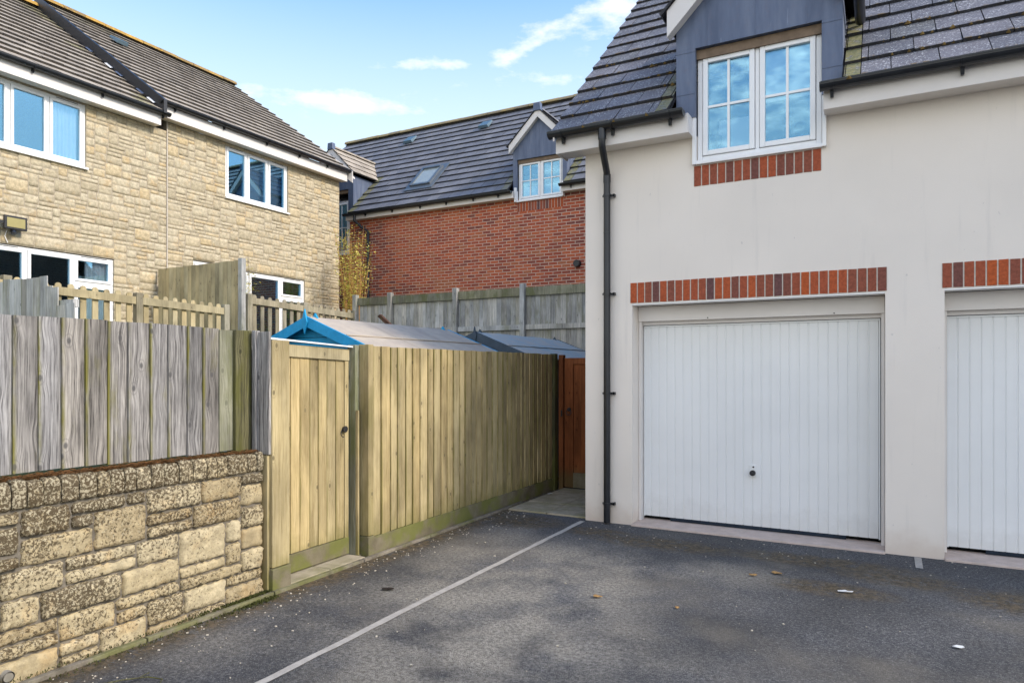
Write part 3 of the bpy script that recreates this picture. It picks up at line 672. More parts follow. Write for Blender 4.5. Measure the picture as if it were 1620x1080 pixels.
gutter(gh,M,-2.93,-1.595,3.905,.275,(-2.80,-2.28,-1.72)); gutter(gh,M,-.44,6.3,3.905,.275,(-.36,.55,1.45,2.35,3.3,4.3,5.3))
for a,b in ((win[0]-.035,win[0]-.002),(win[1]+.002,win[1]+.035)):
    g=MB(); g.box(a,b,6.455,6.497,3.46,3.93); g.build('jamb_board',UPVC,gh,bevel=.003)
dormer(gh,GY,DX0,DX1,win[0],win[1],4.54,3.90,4.65,EY,EZ,SL,ROOFG,bh=.25)
# little gutter running back along the dormer eave
g=MB()
g.tube([(DX1+.12,6.33,4.72),(DX1+.12,7.0,4.72)],.045,10); g.build('dormer_gutter',BLACK,gh)
wn1=window(gh,M,win[0]+.004,win[1]-.004,win[2],win[3],[-.99],d=-.015,bars=True,sillw=.035)
blind(wn1,M,-.95,-.50,3.99,4.46,d=-.085); blind(wn1,M,-1.36,-1.03,3.53,3.90,d=-.16)
solder(gh,'sill_bricks',M,-1.56,-.455,3.262,3.455)
for a,b in doors: solder(gh,'brick_lintel',M,a-.02,b+.015,2.19,2.392)
for di,(a,b) in enumerate(doors):
    # lintel soffit, timber sub frame
    g=MB(); g.box(a-.0,b+.0,6.503,6.66,2.172,2.184); g.build('lintel_soffit',UPVC,gh)
    f=MB(); f.box(a+.002,b-.002,6.69,6.75,2.02,2.17); f.box(a+.002,a+.030,6.70,6.80,.0,2.02); f.box(b-.030,b-.002,6.70,6.80,0,2.02)
    f.box(a+.03,b-.03,6.745,6.775,1.985,2.02); fr=f.build('door_frame',FASCIA,gh,bevel=.003)
    # ribbed up and over door
    d0,d1=a+.036,b-.036; n=26; p=(d1-d0)/n; g=MB(); prof=[]
    for i in range(n):
        u=d0+i*p; gw=.016
        prof += [(u,6.778),(u+p-gw,6.778),(u+p-gw+.004,6.784),(u+p-.004,6.784)]
    prof.append((d1,6.778))
    for (u,yy),(u2,y2) in zip(prof,prof[1:]): g.face([(u,yy,.055),(u2,y2,.055),(u2,y2,1.975),(u,yy,1.975)])
    g.box(d0,d1,6.792,6.82,.055,1.975)
    g.box(d0,d1,6.768,6.778,1.965,1.98); g.box(d0,d0+.012,6.768,6.7779,.05,1.964); g.box(d1-.012,d1,6.768,6.7779,.05,1.964)
    dr=g.build('garage_door',DOORW,gh)
    xc=(d0+d1)/2
    g=MB(); g.box(xc-.030,xc+.030,6.770,6.7775,.515,.635); g.build('handle_plate',DOORW,dr,bevel=.003)
    g=MB(); g.tube([(xc,6.770,.56),(xc,6.735,.56)],[.026,.026],16); g.tube([(xc,6.737,.56),(xc,6.715,.56)],[.012,.010],12); g.box(xc-.022,xc+.022,6.712,6.722,.552,.568); g.build('handle',DARKM,dr,bevel=.002)
    g=MB(); g.tube([(xc+.004,6.770,.615),(xc+.004,6.762,.615)],.008,10); g.build('lock',DARKM,dr)
    g=MB(); s0=d0+.27; s1=d1-.27
    u=s0
    while u<s1: g.box(u,min(u+.075,s1),6.772,6.80,.033,.052); u+=.0775
    g.box(s0,s1,6.782,6.80,.02,.045); g.build('rubber_seal',RUBBER,dr)
    g=MB(); g.box(a+.0,b-.0,6.46,6.84,-.03,.018); g.build('door_sill',SILLC,gh,bevel=.006)
    g=MB(); g.box(a-.5,b+.5,6.9,6.92,-.02,2.3); g.build('garage_interior',DARKGAP,gh)
    for q in (.31,.83): g=MB(); g.tube([(d0+(d1-d0)*q,6.69,2.035),(d0+(d1-d0)*q,6.684,2.035)],.006,8); g.build('screw',DARKM,fr)
# downpipe with swan neck
px=-2.405
g=MB(); qx=-2.375; g.tube([(qx,6.225,3.87),(qx,6.225,3.76)],.040,14); g.tube([(qx,6.225,3.80),(qx,6.225,3.70),(qx-.003,6.25,3.665),(px+.004,6.42,3.50),(px,6.44,3.46),(px,6.44,3.36)],.034,14)
g.tube([(px,6.44,3.42),(px,6.44,.015)],.034,16)
for z in (3.44,2.9,1.7): g.tube([(px,6.44,z-.04),(px,6.44,z+.04)] if z>3 else [(px,6.44,z-.001),(px,6.44,z+.001)],.0375,16)
dp=g.build('downpipe',BLACK,gh)
for z in (3.27,2.29,1.30,.20):
    g=MB(); g.tube([(px,6.44,z-.012),(px,6.44,z+.012)],.039,16); g.box(px+.03,px+.075,6.455,6.475,z-.010,z+.010); g.box(px+.055,px+.072,6.455,6.4998,z-.014,z+.014)
    g.box(px-.052,px-.03,6.45,6.47,z-.009,z+.009); g.build('clip',BLACK,dp)
# dark object standing inside the window
g=MB(); 
def tp(x,y,z): return (x,y,z)
g.mesh([(-1.47,6.62,3.53),(-1.38,6.62,3.53),(-1.38,6.70,3.53),(-1.47,6.70,3.53),(-1.50,6.62,4.02),(-1.47,6.62,4.0),(-1.47,6.70,4.0),(-1.50,6.70,4.02)],[(0,1,2,3),(4,5,6,7),(0,1,5,4),(1,2,6,5),(2,3,7,6),(3,0,4,7)])
g.tube([(-1.42,6.64,3.72),(-1.34,6.60,3.70)],[.035,.045],14); tag(g.build('ornament',DARKM),'small dark wedge shaped object behind the left pane of the cream house dormer window','ornament')

# ================================================================ STONE HOUSES (left)
HX=-12.0
def stone_house(label,y0,y1,zg,ze,dz,wins,side,grp):
    h=thing('stone_house',label,'house',(HX-4,(y0+y1)/2,zg),grp); M=MX(HX)
    top=ze; holes=[w_[:4] for w_ in wins]
    g=MB(); wall(g,M,y0,y1,zg-.3,top,holes,.14,d=-.002)
    g.face([(HX-8,y0,zg-.3),(HX-.002,y0,zg-.3),(HX-.002,y0,top),(HX-4,y0,top+2.9),(HX-8,y0,top)]) 
    g.face([(HX-8,y1,zg-.3),(HX-.002,y1,zg-.3),(HX-.002,y1,top),(HX-4,y1,top+2.9),(HX-8,y1,top)])
    g.face([(HX-8,y0,zg-.3),(HX-8,y1,zg-.3),(HX-8,y1,top),(HX-8,y0,top)])
    wl=g.build('wall',STONEM,h)
    g=MB(); rg=random.Random(int(y1*10)); hs=[(a-.0,b+.0,c,e+(.20 if c<3.4 else 0)) for a,b,c,e in holes]
    stones(g,M,y0+.004,y1-.004,zg-.3,top,hs,rg,unit=.070,gap=.004,prot=(.001,.010),wscale=.82,prob=(.45,.43,.12))
    for a,b,c,e in holes:
        if c<3.4:      # dressed lintel blocks over the ground floor openings
            u=a-.0
            while u<b-.05:
                u2=min(u+rg.uniform(.3,.5),b); u2=b if b-u2<.12 else u2
                stone(g,M,u+.004,u2-.004,e+.01,e+.19,rg,(.006,.012),(3,2)); u=u2
    g.build('stonework',STONEH,wl)
    return h,M
GRP='pair of stone houses'
A,MA=stone_house('left half of the pale stone pair, lower roof, floodlight over its patio doors','x'=='y' or -1.0,8.33,1.35,6.10,0,[(5.07,6.83,4.99,6.08),(4.50,7.32,1.40,3.51)],0,GRP)
B,MBm=stone_house('right half of the pale stone pair, higher roof, beside the red brick house',8.335,13.05,1.5,6.28,.2,[(9.66,11.36,5.14,6.24),(9.55,11.88,1.55,3.67),(8.9,9.40,2.75,3.73)],1,GRP)
SM=.70
def stone_roof(h,y0,y1,ez,dzr,vergeside):
    n_=math.hypot(1,SM); ex=-11.72; rx=-16.0; V=Vector((-1,0,SM))/n_; N=Vector((SM,0,1))/n_; L=(ex-rx)*n_
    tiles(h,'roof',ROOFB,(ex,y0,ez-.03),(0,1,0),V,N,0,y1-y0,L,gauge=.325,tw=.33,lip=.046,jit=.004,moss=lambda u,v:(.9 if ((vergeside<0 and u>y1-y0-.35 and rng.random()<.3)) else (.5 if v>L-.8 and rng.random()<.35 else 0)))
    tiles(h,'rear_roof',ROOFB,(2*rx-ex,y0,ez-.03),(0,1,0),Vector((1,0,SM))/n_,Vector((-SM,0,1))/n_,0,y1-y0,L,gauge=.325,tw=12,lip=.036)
    rz=ez+SM*(ex-rx)
    ridge(h,(rx,y0,rz+.03),(rx,y1,rz+.03),RIDGEY,r=.13)
    return ex,rx,rz
ex,rx,rz=stone_roof(A,-1.0,8.06,6.35,0,-1)
stone_roof(B,8.10,13.17,6.56,0,1)
# fascia, soffit, gutters
def eaves(h,y0,y1,zb,zt,gy0,gy1,gz,br):
    g=MB(); g.box(-11.82,-11.80,y0,y1,zb,zt); g.build('fascia',FASCIA,h,bevel=.003)
    g=MB(); g.box(-12.0+.002,-11.82,y0+.002,y1-.002,zb+.006,zb+.014); g.box(-12.02,-11.82,y1-.012,y1-.002,zb+.014,zt); g.box(-12.02,-11.82,y0+.002,y0+.012,zb+.014,zt); g.build('soffit',FASCIA,h)
    gutter(h,MX(HX),gy0,gy1,gz,.262,br)
eaves(A,-1.0,8.08,6.095,6.30,-1.0,8.2,6.335,(1.2,2.2,3.2,4.2,5.0,5.88,6.98,8.1))
eaves(B,8.084,13.12,6.275,6.50,8.02,13.14,6.545,(8.35,9.45,10.55,11.5,12.4))
g=MB(); 
def rk(x,z): return z
g.prism([(-11.66,6.56+SM*.06-.30),(-11.66,6.56-SM*.06+.03),(-16.05,6.56+SM*4.33+.05),(-16.05,6.56+SM*4.33-.26)],lambda u,d,z:(u,8.075+d,z),-.035,.03); g.build('verge_strip',DARKM,B)
g=MB(); g.prism([(-11.66,6.24),(-11.66,6.53),(-16.0,9.55),(-16.0,9.35)],lambda u,d,z:(u,13.15+d,z),0,.02); g.build('verge_board',FASCIA,B)
# lead soakers beside the step in the roof
for k in (0,1,3,4,6):
    g=MB(); x=-11.9-k*.33; z=6.35+SM*(-11.72-x)+.03
    g.mesh([(x,7.985,z),(x-.2,7.985,z+.14),(x-.2,8.035,z+.16),(x,8.035,z+.02)],[(0,1,2,3)])
    g.build('lead_soaker',UPVC if k in (0,4) else LEAD,A)
# movement joint and vents
g=MB(); g.box(-12.001,-11.985,8.325,8.345,1.5,6.27); g.build('movement_joint',MORTAR,B)
def roof_vent(h,c,U,V,N,wd=.22,ln=.30):
    U,V,N,c=map(Vector,(U,V,N,c)); g=MB()
    v=[c-U*wd-V*ln*.5,c+U*wd-V*ln*.5,c+U*wd+V*ln*.5,c-U*wd+V*ln*.5,c-U*wd*.9-V*ln*.5+N*.09,c+U*wd*.9-V*ln*.5+N*.09,c+U*wd*.9+V*ln*.5+N*.045,c-U*wd*.9+V*ln*.5+N*.045]
    g.mesh(v,[(0,1,2,3),(4,5,6,7),(0,1,5,4),(1,2,6,5),(2,3,7,6),(3,0,4,7)]); return g.build('roof_vent',VENT,h,bevel=.01)
VENT=m_plain('vent_plastic',(.10,.16,.20),.4,.5,.1)
n_=math.hypot(1,SM); roof_vent(B,(-14.85,9.15,8.80),(0,1,0),Vector((-1,0,SM))/n_,Vector((SM,0,1))/n_,.13,.34)
# windows
w_=window(A,MA,5.07,6.83,5.0,6.08,[5.664,6.24],d=-.03); curtain(w_,MA,6.30,6.72,5.05,6.04,d=-.10,folds=7)
w_=window(B,MBm,9.66,11.36,5.15,6.235,[10.23,10.80],d=-.03); blind(w_,MBm,10.28,11.30,5.2,6.18,d=-.2)
w_=window(A,MA,4.50,7.32,1.40,3.50,[5.18,5.91,6.64],d=-.03,sill=False,transom=[None,None,None,3.02]); curtain(w_,MA,6.86,7.24,1.5,3.45,d=-.10,folds=5); 
w_=window(B,MBm,9.55,11.88,1.55,3.66,[10.28,11.16],d=-.03,sill=False,transom=[None,None,3.20])
w_=window(B,MBm,8.9,9.40,2.76,3.72,[],d=-.03,vents=False)
g=MB(); g.tube([(-12.05,11.0,1.6),(-12.05,11.0,1.62)],.01,6)

# floodlight
fl=thing('floodlight','black framed security floodlight on the stone wall above the patio doors','floodlight',(-11.95,5.68,3.82))
g=MB(); g.box(-11.90,-11.85,5.52,5.84,3.72,3.93); g.build('housing',DARKM,fl,bevel=.008)
g=MB(); g.box(-11.85,-11.845,5.553,5.807,3.753,3.897); g.build('lamp_glass',m_plain('lamp_lens',(.36,.31,.13),.3,.5,.05),fl)
g=MB(); g.box(-12.0,-11.90,5.44,5.47,3.80,3.84); g.box(-11.90,-11.87,5.44,5.52,3.80,3.84); g.box(-12.0,-11.9,5.65,5.71,3.80,3.86); g.build('bracket',DARKM,fl)
g=MB(); g.tube([(-11.90,5.66,3.72),(-11.87,5.66,3.66)],[.035,.042],12); g.build('motion_sensor',BLACK,fl)
g=MB(); g.tube([(-11.99,5.62,3.72),(-11.975,5.58,3.62),(-11.97,5.62,3.52)],.006,6); g.build('cable',UPVC,fl)

# ================================================================ RED BRICK HOUSE (far)
BYW=14.5; bh=thing('brick_house','red brick house with grey tiled roof, rooflight and two lead dormers','house',(-7.5,BYW+3,1.9))
M=MY(BYW); bx0,bx1=-15.55,1.0; ZB=5.66
def brick_win(xc): return (xc-.595,xc+.595)
w1=brick_win(-7.075); w2=(-14.10,-12.95)
g=MB(); wall(g,M,bx0,bx1,1.6,ZB,[(w1[0],w1[1],5.60,9),(w2[0],w2[1],4.75,9)],.2)
RYB=17.5; RZB=9.1; MB_=(RZB-5.83)/(RYB-14.2)
for x in (bx0,bx1): g.face([(x,BYW,1.6),(x,2*RYB-BYW,1.6),(x,2*RYB-BYW,ZB),(x,RYB,RZB-.1),(x,BYW,ZB)])
g.face([(bx0,2*RYB-BYW,1.6),(bx1,2*RYB-BYW,1.6),(bx1,2*RYB-BYW,ZB),(bx0,2*RYB-BYW,ZB)]); g.build('wall',BRICK,bh)
n_=math.hypot(1,MB_); V=Vector((0,1,MB_))/n_; N=Vector((0,-MB_,1))/n_; VL=(RYB-14.2)*n_
D1=(-7.78,-6.37); D2=(-14.20,-12.77); X0=-15.75
def bcut(u,v): x=u+X0; return any(a-.02<x<b+.02 for a,b in (D1,D2)) and v<.55
def bmoss(u,v):
    x=u+X0
    for a,b in (D1,D2):
        if b<x<b+.22 and v<1.7: return .95
        if a-.2<x<a and v<.7: return .6
    return 0
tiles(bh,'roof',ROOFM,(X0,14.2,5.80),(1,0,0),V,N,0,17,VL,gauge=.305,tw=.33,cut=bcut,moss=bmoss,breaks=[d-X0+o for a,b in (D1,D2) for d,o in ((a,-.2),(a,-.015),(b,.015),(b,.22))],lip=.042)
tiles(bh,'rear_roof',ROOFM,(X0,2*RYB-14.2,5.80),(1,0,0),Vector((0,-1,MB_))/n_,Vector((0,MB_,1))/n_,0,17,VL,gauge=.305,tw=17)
g=MB()
for (a,b,v0_) in ((X0+.02,D2[0],0),(D2[0],D2[1],.6),(D2[1],D1[0],0),(D1[0],D1[1],.6),(D1[1],X0+16.98,0)):
    O=Vector((0,14.2,5.785)); g.face([Vector((a,0,0))+O+V*v0_,Vector((b,0,0))+O+V*v0_,Vector((b,0,0))+O+V*VL,Vector((a,0,0))+O+V*VL])
g.build('roof_underlay',DARKGAP,bh)
ridge(bh,(X0,RYB,RZB+.03),(X0+17,RYB,RZB+.03),RIDGEG,r=.13)
for a,b in ((X0+.05,w2[0]-.03),(w2[1]+.03,w1[0]-.03),(w1[1]+.03,bx1+.1)):
    g=MB(); g.box(a,b,14.30,14.32,ZB-.02,5.80); g.build('fascia',FASCIA,bh)
    g=MB(); g.box(a+.003,b-.003,14.32,BYW+.02,ZB-.012,ZB-.002); g.build('soffit',FASCIA,bh)
gutter(bh,M,w2[1]+.02,w1[0]-.06,5.795,.27,[-12.2,-11.3,-10.4,-9.6,-8.8,-8.1]); gutter(bh,M,w1[1]+.02,1.0,5.795,.27,[-6.2,-5.2]); gutter(bh,M,X0,w2[0]-.05,5.795,.27,[-15,-14.4])
dormer(bh,BYW,D1[0],D1[1],w1[0],w1[1],6.57,5.83,6.71,14.2,5.83,MB_,ROOFM,bh=.20)
dormer(bh,BYW,D2[0],D2[1],w2[0],w2[1],6.55,5.83,6.78,14.2,5.83,MB_,ROOFB,bh=.20)
for a,b in ((w1[0]-.05,w1[0]-.003),(w1[1]+.003,w1[1]+.04)):
    g=MB(); g.box(a,b,14.38,14.497,5.56,5.9); g.build('jamb_board',UPVC,bh)
w_=window(bh,M,w1[0]+.01,w1[1]-.01,5.60,6.53,[-7.075],d=-.015,bars=True); blind(w_,M,-7.6,-6.55,5.66,5.95,d=-.15)
w_=window(bh,M,w2[0]+.01,w2[1]-.01,4.78,6.25,[-13.53],d=-.015,bars=True)
solder(bh,'sill_bricks',M,w1[0]-.03,w1[1]+.0,5.34,5.555)
n2=Vector((0,-MB_,1)).normalized()
def onroof(x,y,h=0): return Vector((x,y,5.83+MB_*(y-14.2)))+n2*h
def rooflight():
    a,b,y0,y1=-11.08,-10.42,14.78,15.42; g=MB(); f=.06
    U=Vector((1,0,0)); 
    def q(x0,x1,ya,yb,h0,h1): 
        v=[onroof(x,y,h) for x in (x0,x1) for y in (ya,yb) for h in (h0,h1)]; g.mesh(v,[(0,1,3,2),(4,6,7,5),(0,4,5,1),(2,3,7,6),(0,2,6,4),(1,5,7,3)])
    q(a,a+f,y0,y1,0,.10); q(b-f,b,y0,y1,0,.10); q(a+f,b-f,y0,y0+.05,0,.09); q(a+f,b-f,y1-.06,y1,0,.12); q(a-.12,b+.12,y0-.12,y1+.12,0.02,.045)
    r=g.build('roof_window',m_plain('window_metal',(.10,.12,.14),.4,.5,.1),bh)
    p=MB(); v=[onroof(x,y,.075) for x,y in ((a+f,y0+.05),(b-f,y0+.05),(b-f,y1-.06),(a+f,y1-.06))]; p.face(v); p.build('pane',m_plain('roof_glass',(.30,.34,.33),.12,.6,.05),r)
rooflight()
for c in ((-12.717,16.96,8.60),(-10.022,16.94,8.60)): roof_vent(bh,c,(1,0,0),V,N,.17,.36)
# gutter outlet and downpipe at the left end
g=MB(); g.tube([(-12.55,14.23,5.74),(-12.55,14.23,5.6),(-12.40,14.36,5.42),(-12.25,14.44,5.32),(-12.25,14.44,1.9)],.038,12); g.build('downpipe',BLACK,bh)
g=MB(); g.tube([(-6.125,14.5,3.986),(-6.125,14.40,3.986)],[.09,.075],16); g.build('wall_vent',BLACK,bh)

# ================================================================ RETAINING WALL AND NEAR FENCE
WX=-3.70; WM=MX(WX-.03); rg=random.Random(5)
WY0,WY1=-3.2,3.30
rw=thing('retaining_wall','low reconstituted stone retaining wall speckled with dark lichen, topped by brick-on-edge stones','wall',(WX,0,0))
def wtop(y): return .965+.012*(3.3-y)
g=MB(); g.box(WX-.21,WX-.036,WY0,WY1-.01,-.1,.80); g.prism([(WY0,.80),(WY1-.01,.80),(WY1-.01,wtop(WY1)-.02),(WY0,wtop(WY0)-.02)],lambda u,d,z:(WX-.036+d,u,z),-.17,0); g.build('mortar_core',WMORT,rw)
g=MB(); stones(g,WM,WY0,WY1,-.03,.835,[(WY0,1.0,-1,2)],rg,unit=.072,cu=.03,gap=.0065,prot=(.010,.022),wscale=1.05,sub=(4,3),prob=(.30,.58,.12))
stones(g,WM,WY0,1.0,-.03,.835,[],rg,unit=.072,cu=.03,gap=.0065,prot=(.010,.022),wscale=1.05,sub=(2,2),prob=(.30,.58,.12))
ME=lambda u,d,z:(WX-.03-u, WY1-.012+d, z)
stones(g,ME,.0,.16,-.03,.835,[],rg,unit=.072,gap=.0065,prot=(.010,.014),sub=(3,2))
g.build('stonework',STONEW,rw)
g=MB(); y=WY0
while y<WY1-.03:
    w_=rg.uniform(.065,.098); y2=min(y+w_,WY1)
    if WY1-y2<.04: y2=WY1
    t=wtop(y)+rg.uniform(-.008,.006); c=(rg.random(),rg.random(),rg.random())
    nx,nz=(5,7) if y>.8 else (2,3); p=rg.uniform(.014,.022); dpt=.13
    # rounded brick-on-edge: front, rolled top
    prof=[(-.006,.838),(p,.850)]+[(p+rg.uniform(-.004,.004),.85+(t-.03-.85)*k/nz) for k in range(1,nz)]+[(p-.006,t-.016),(p-.020,t-.004),(p-.045,t),(p-.09,t-.003),(-.13,t-.008)]
    vs=[];K=len(prof)
    cols=[0,.10]+[.1+.8*k/nx for k in range(1,nx)]+[.9,1]
    for ci,cx in enumerate(cols):
        e=ci in (0,len(cols)-1)
        for (d,z) in prof:
            yy=y+.0025+(y2-y-.005)*cx; dd=d-(.007 if e else 0)+(rg.uniform(-.0035,.0035) if not e else 0); zz=z-(.006 if e and z>.9 else 0)+(rg.uniform(-.003,.003) if z>.86 else 0)
            vs.append(WM(yy,dd,zz))
    fs=[(i*K+j,(i+1)*K+j,(i+1)*K+j+1,i*K+j+1) for i in range(len(cols)-1) for j in range(K-1)]
    g.mesh(vs,fs,c,True)
    for ci in (0,len(cols)-1):
        ring=[vs[ci*K+j] for j in range(K)]+[WM(y+.005 if ci==0 else y2-.005,-.13,.838)]; g.face(ring,c)
    y=y2
g.build('coping',STONEW,rw)
g=MB(); yy=1.735
g.tube([(WX-.03,yy,.055),(WX+.012,yy,.05)],[.028,.028],14,cap=False); g.tube([(WX+.012,yy,.05),(WX-.03,yy,.055)],[.022,.022],14,cap=True); g.build('weep_pipe',conc('pipe_grey',(.35,.33,.28),(.22,.2,.16)),rw)
# litter of needles along the ledge
g=MB(); lr=random.Random(3)
for i in range(4200):
    y=lr.uniform(.6,3.28); x=-3.735-abs(lr.gauss(0,.05)); x=max(x,-3.862); z=wtop(y)+.002+lr.uniform(0,.016); a=lr.uniform(0,6.3); L=lr.uniform(.008,.022)
    dx,dy=math.cos(a)*L,math.sin(a)*L; g.face([(x-dx,y-dy,z),(x+dx,y+dy,z+lr.uniform(-.004,.006)),(x+dx+.002,y+dy+.003,z)],rc())
g.prism([(.0,.93),(3.29,.93),(3.29,wtop(3.29)+.004),(0,wtop(0)+.004)],lambda u,d,z:(-3.77+d,u,z),-.09,0)
struct(g.build('needle_litter',NEEDLE),'stuff')

nf=thing('board_fence','weathered grey featheredge fence standing on the stone retaining wall','fence',(-3.86,1.5,1.0))
FM=MX(-3.885)
def btop(y): return 1.80+.006*(3.2-y)
g=MB(); fr_=random.Random(11)
boards(g,FM,-3.0,3.06,lambda u:wtop(u)+.016,btop,.1235,th=.026,thin=.012,jz=.005,rg=fr_,gap=.004,lean=.003); g.build('featheredge_boards',W_GREY,nf)
g=MB(); boards(g,FM,3.063,3.165,.99,1.795,.10,th=.022,thin=.018,rg=fr_); g.build('mossy_board',W_MOSS,nf)
g=MB(); g.box(-3.93,-3.835,3.170,3.305,.93,1.80,rc()); g.build('end_post',W_DARKM,nf,bevel=.006)
g=MB(); g.box(-3.815,-3.780,3.285,3.326,.965,1.80,(.9,.1,.5)); g.box(-3.93,-3.86,3.309,3.40,.2,1.80,(.8,.2,.5)); g.build('cover_board',W_GREY,nf,bevel=.004)
g=MB()
for z in (1.15,1.6): g.box(-3.945,-3.889,-3,3.16,z,z+.06,rc())
g.build('rear_rail',W_GREY,nf)
for y in (1.3,-.6):
    g=MB(); g.box(-4.03,-3.946,y,y+.09,.8,1.75,rc()); g.build('post',W_GREY,nf)

# ================================================================ SIDE GATE
gp=thing('gate_post','sawn timber gate post with mossy base at the end of the stone wall','post',(-3.72,3.41,0))
g=MB(); g.box(-3.785,-3.665,3.330,3.485,.17,1.735,(.75,.2,.5)); g.build('post_shaft',W_NEW,gp,bevel=.005)
g=MB(); g.box(-3.79,-3.655,3.325,3.490,-.02,.165,rc()); g.build('post_base',GBOARD,gp,bevel=.006)
g=MB(); g.box(-3.785,-3.69,3.308,3.3285,.0,.945,(.5,.0,.1)); g.build('lower_side_board',W_NEW,gp,bevel=.003)
g=MB(); g.box(-3.785,-3.675,3.308,3.3285,.95,1.79,(.75,.5,.5)); g.build('side_board',W_GREY,gp,bevel=.003)
gt=thing('garden_gate','pale boarded garden gate with ring handle, white strip along its top','gate',(-3.84,3.9,0))
GM=MX(-3.865); gd=random.Random(4)
g=MB(); boards(g,GM,3.575,4.24,.17,1.63,.095,th=.018,thin=.012,rg=gd,jz=.001); g.build('gate_boards',W_NEW,gt)
g=MB(); g.box(-3.875,-3.838,3.49,3.575,.16,1.715,(.35,.3,.5)); g.box(-3.875,-3.838,4.24,4.285,.16,1.70,(.4,.2,.5)); g.build('stile',W_NEW,gt,bevel=.003)
g=MB(); g.prism([(3.56,1.63),(4.285,1.605),(4.285,1.70),(3.56,1.72)],lambda u,d,z:(-3.83+d,u,z),-.03,.0,rc(.8)); g.build('top_rail',W_PALE,gt,bevel=.003)
g=MB(); g.box(-3.874,-3.832,3.49,4.285,.03,.165,rc()); g.build('bottom_rail',GBOARD,gt,bevel=.004)
g=MB(); g.prism([(3.42,1.748),(4.34,1.712),(4.34,1.722),(3.42,1.760)],lambda u,d,z:(-3.83+d,u,z),-.06,.03); g.build('capping_strip',UPVC,gt)
def ring(parent,P,ax,r=.032):
    P=Vector(P); g=MB(); n=18; pts=[]
    for k in range(n+1):
        a=2*math.pi*k/n; pts.append(P+Vector(ax)*(math.sin(a)*r)+Vector((0,0,math.cos(a)*r-r)))
    o=Vector((0,0,1)).cross(Vector(ax))*-1
    off=o*.012
    g.tube([p+off*(1+.5*(1-(p.z-P.z+2*r)/(2*r))) for p in pts],.0045,8,cap=False)
    g.tube([P-o*.008,P+o*.012],[.026,.022],14); g.tube([P+o*.0,P+o*.024],.008,8); return g.build('ring_handle',DARKM,parent)
ring(gt,(-3.832,4.265-.03,1.05),(0,-1,0))
jp=thing('gate_jamb','dark greenish gate jamb between the pale gate and long fence','post',(-3.8,4.33,0))
g=MB(); g.box(-3.86,-3.78,4.295,4.345,.02,1.735,(.2,.1,.5)); g.build('jamb',W_MOSS,jp,bevel=.004)
g=MB(); g.box(-3.779,-3.755,4.30,4.318,.02,1.2,(.3,.1,.5)); g.build('stop_batten',W_NEW,jp)
g=MB(); g.box(-3.86,-3.755,4.29,4.347,-.02,.018,rc()); g.build('jamb_base',GBOARD,jp)

# ================================================================ LONG FENCE
lf=thing('featheredge_fence','long yellowish featheredge garden fence running back to the red gate','fence',(-3.72,6,0))
LM=MX(-3.715)
def ltop(y): return 1.725+.003*(y-4.3)
g=MB(); boards(g,LM,4.42,7.93,.155,ltop,.109,th=.022,thin=.008,rg=random.Random(8),jz=.003); g.build('featheredge_boards',W_NEW,lf)
for i,(a,b) in enumerate(((4.42,6.2),(6.204,7.93))):
    g=MB(); g.box(-3.735,-3.690,a,b,-.02,.152,rc()); g.build('gravel_board',GBOARD,lf,bevel=.004)
g=MB(); g.box(-3.79,-3.685,4.350,4.415,.17,1.74,(.25,.4,.1)); g.build('end_post',W_NEW,lf,bevel=.005)
g=MB(); g.box(-3.795,-3.680,4.345,4.417,-.02,.167,rc()); g.build('post_base',GBOARD,lf,bevel=.005)
g=MB()
for z in (.35,.95,1.5): g.box(-3.77,-3.717,4.42,7.93,z,z+.07,rc())
g.build('rear_rail',W_NEW,lf)
for y in (6.15,):
    g=MB(); g.box(-3.87,-3.772,y,y+.1,0,1.7,rc()); g.build('post',W_NEW,lf)
g=MB(); g.box(-3.735,-3.665,7.935,8.02,0,1.745,(.15,.1,.2)); g.build('far_post',W_DARKM,lf,bevel=.004)

# ================================================================ RED GATE
rt=thing('red_gate','red-brown stained wooden gate at the end of the paved passage','gate',(-3.15,8.07,0)); RM=MY(8.10)
g=MB(); boards(g,RM,-3.47,-2.70,.22,1.61,.095,th=.014,thin=.012,rg=random.Random(2),jz=.001); g.build('gate_boards',W_RED,rt)
g=MB(); g.box(-3.592,-3.474,8.068,8.10,.03,1.69,rc()); g.box(-3.474,-2.675,8.068,8.10,1.61,1.69,rc()); g.box(-2.70,-2.675,8.068,8.10,.03,1.61,rc()); g.build('gate_frame',W_RED,rt,bevel=.003)
g=MB(); g.box(-3.474,-2.70,8.070,8.10,.03,.22,rc()); g.build('bottom_rail',GBOARD,rt)
g=MB(); g.box(-3.66,-3.60,8.03,8.12,0,1.73,rc()); g.build('post',W_RED,rt,bevel=.004)
g=MB(); g.box(-3.625,-3.605,8.02,8.029,.94,1.02); g.build('latch',DARKM,rt)
ring(rt,(-3.525,8.058,1.03),(1,0,0),.035)

# ================================================================ STEPPED OLD FENCE (between the gardens)
sf=thing('stepped_fence','old pale grey boundary fence stepping down behind the weathered front fence','fence',(-6.5,3.5,1))
SMm=MY(3.52)
for i,(a,b,t) in enumerate(((-9.4,-6.80,2.40),(-6.80,-6.62,2.30),(-6.62,-6.36,2.13),(-6.36,-5.2,1.82),(-5.2,-3.96,1.78))):
    g=MB(); boards(g,SMm,a,b,1.36 if a<-6.4 else .2,t,.11,rg=random.Random(i),jz=.012,gap=.002,th=.016); g.build('board_panel',W_BACK,sf)
g=MB(); g.box(-9.4,-6.4,3.53,3.58,2.1,2.17,rc()); g.build('rear_rail',W_BACK,sf)

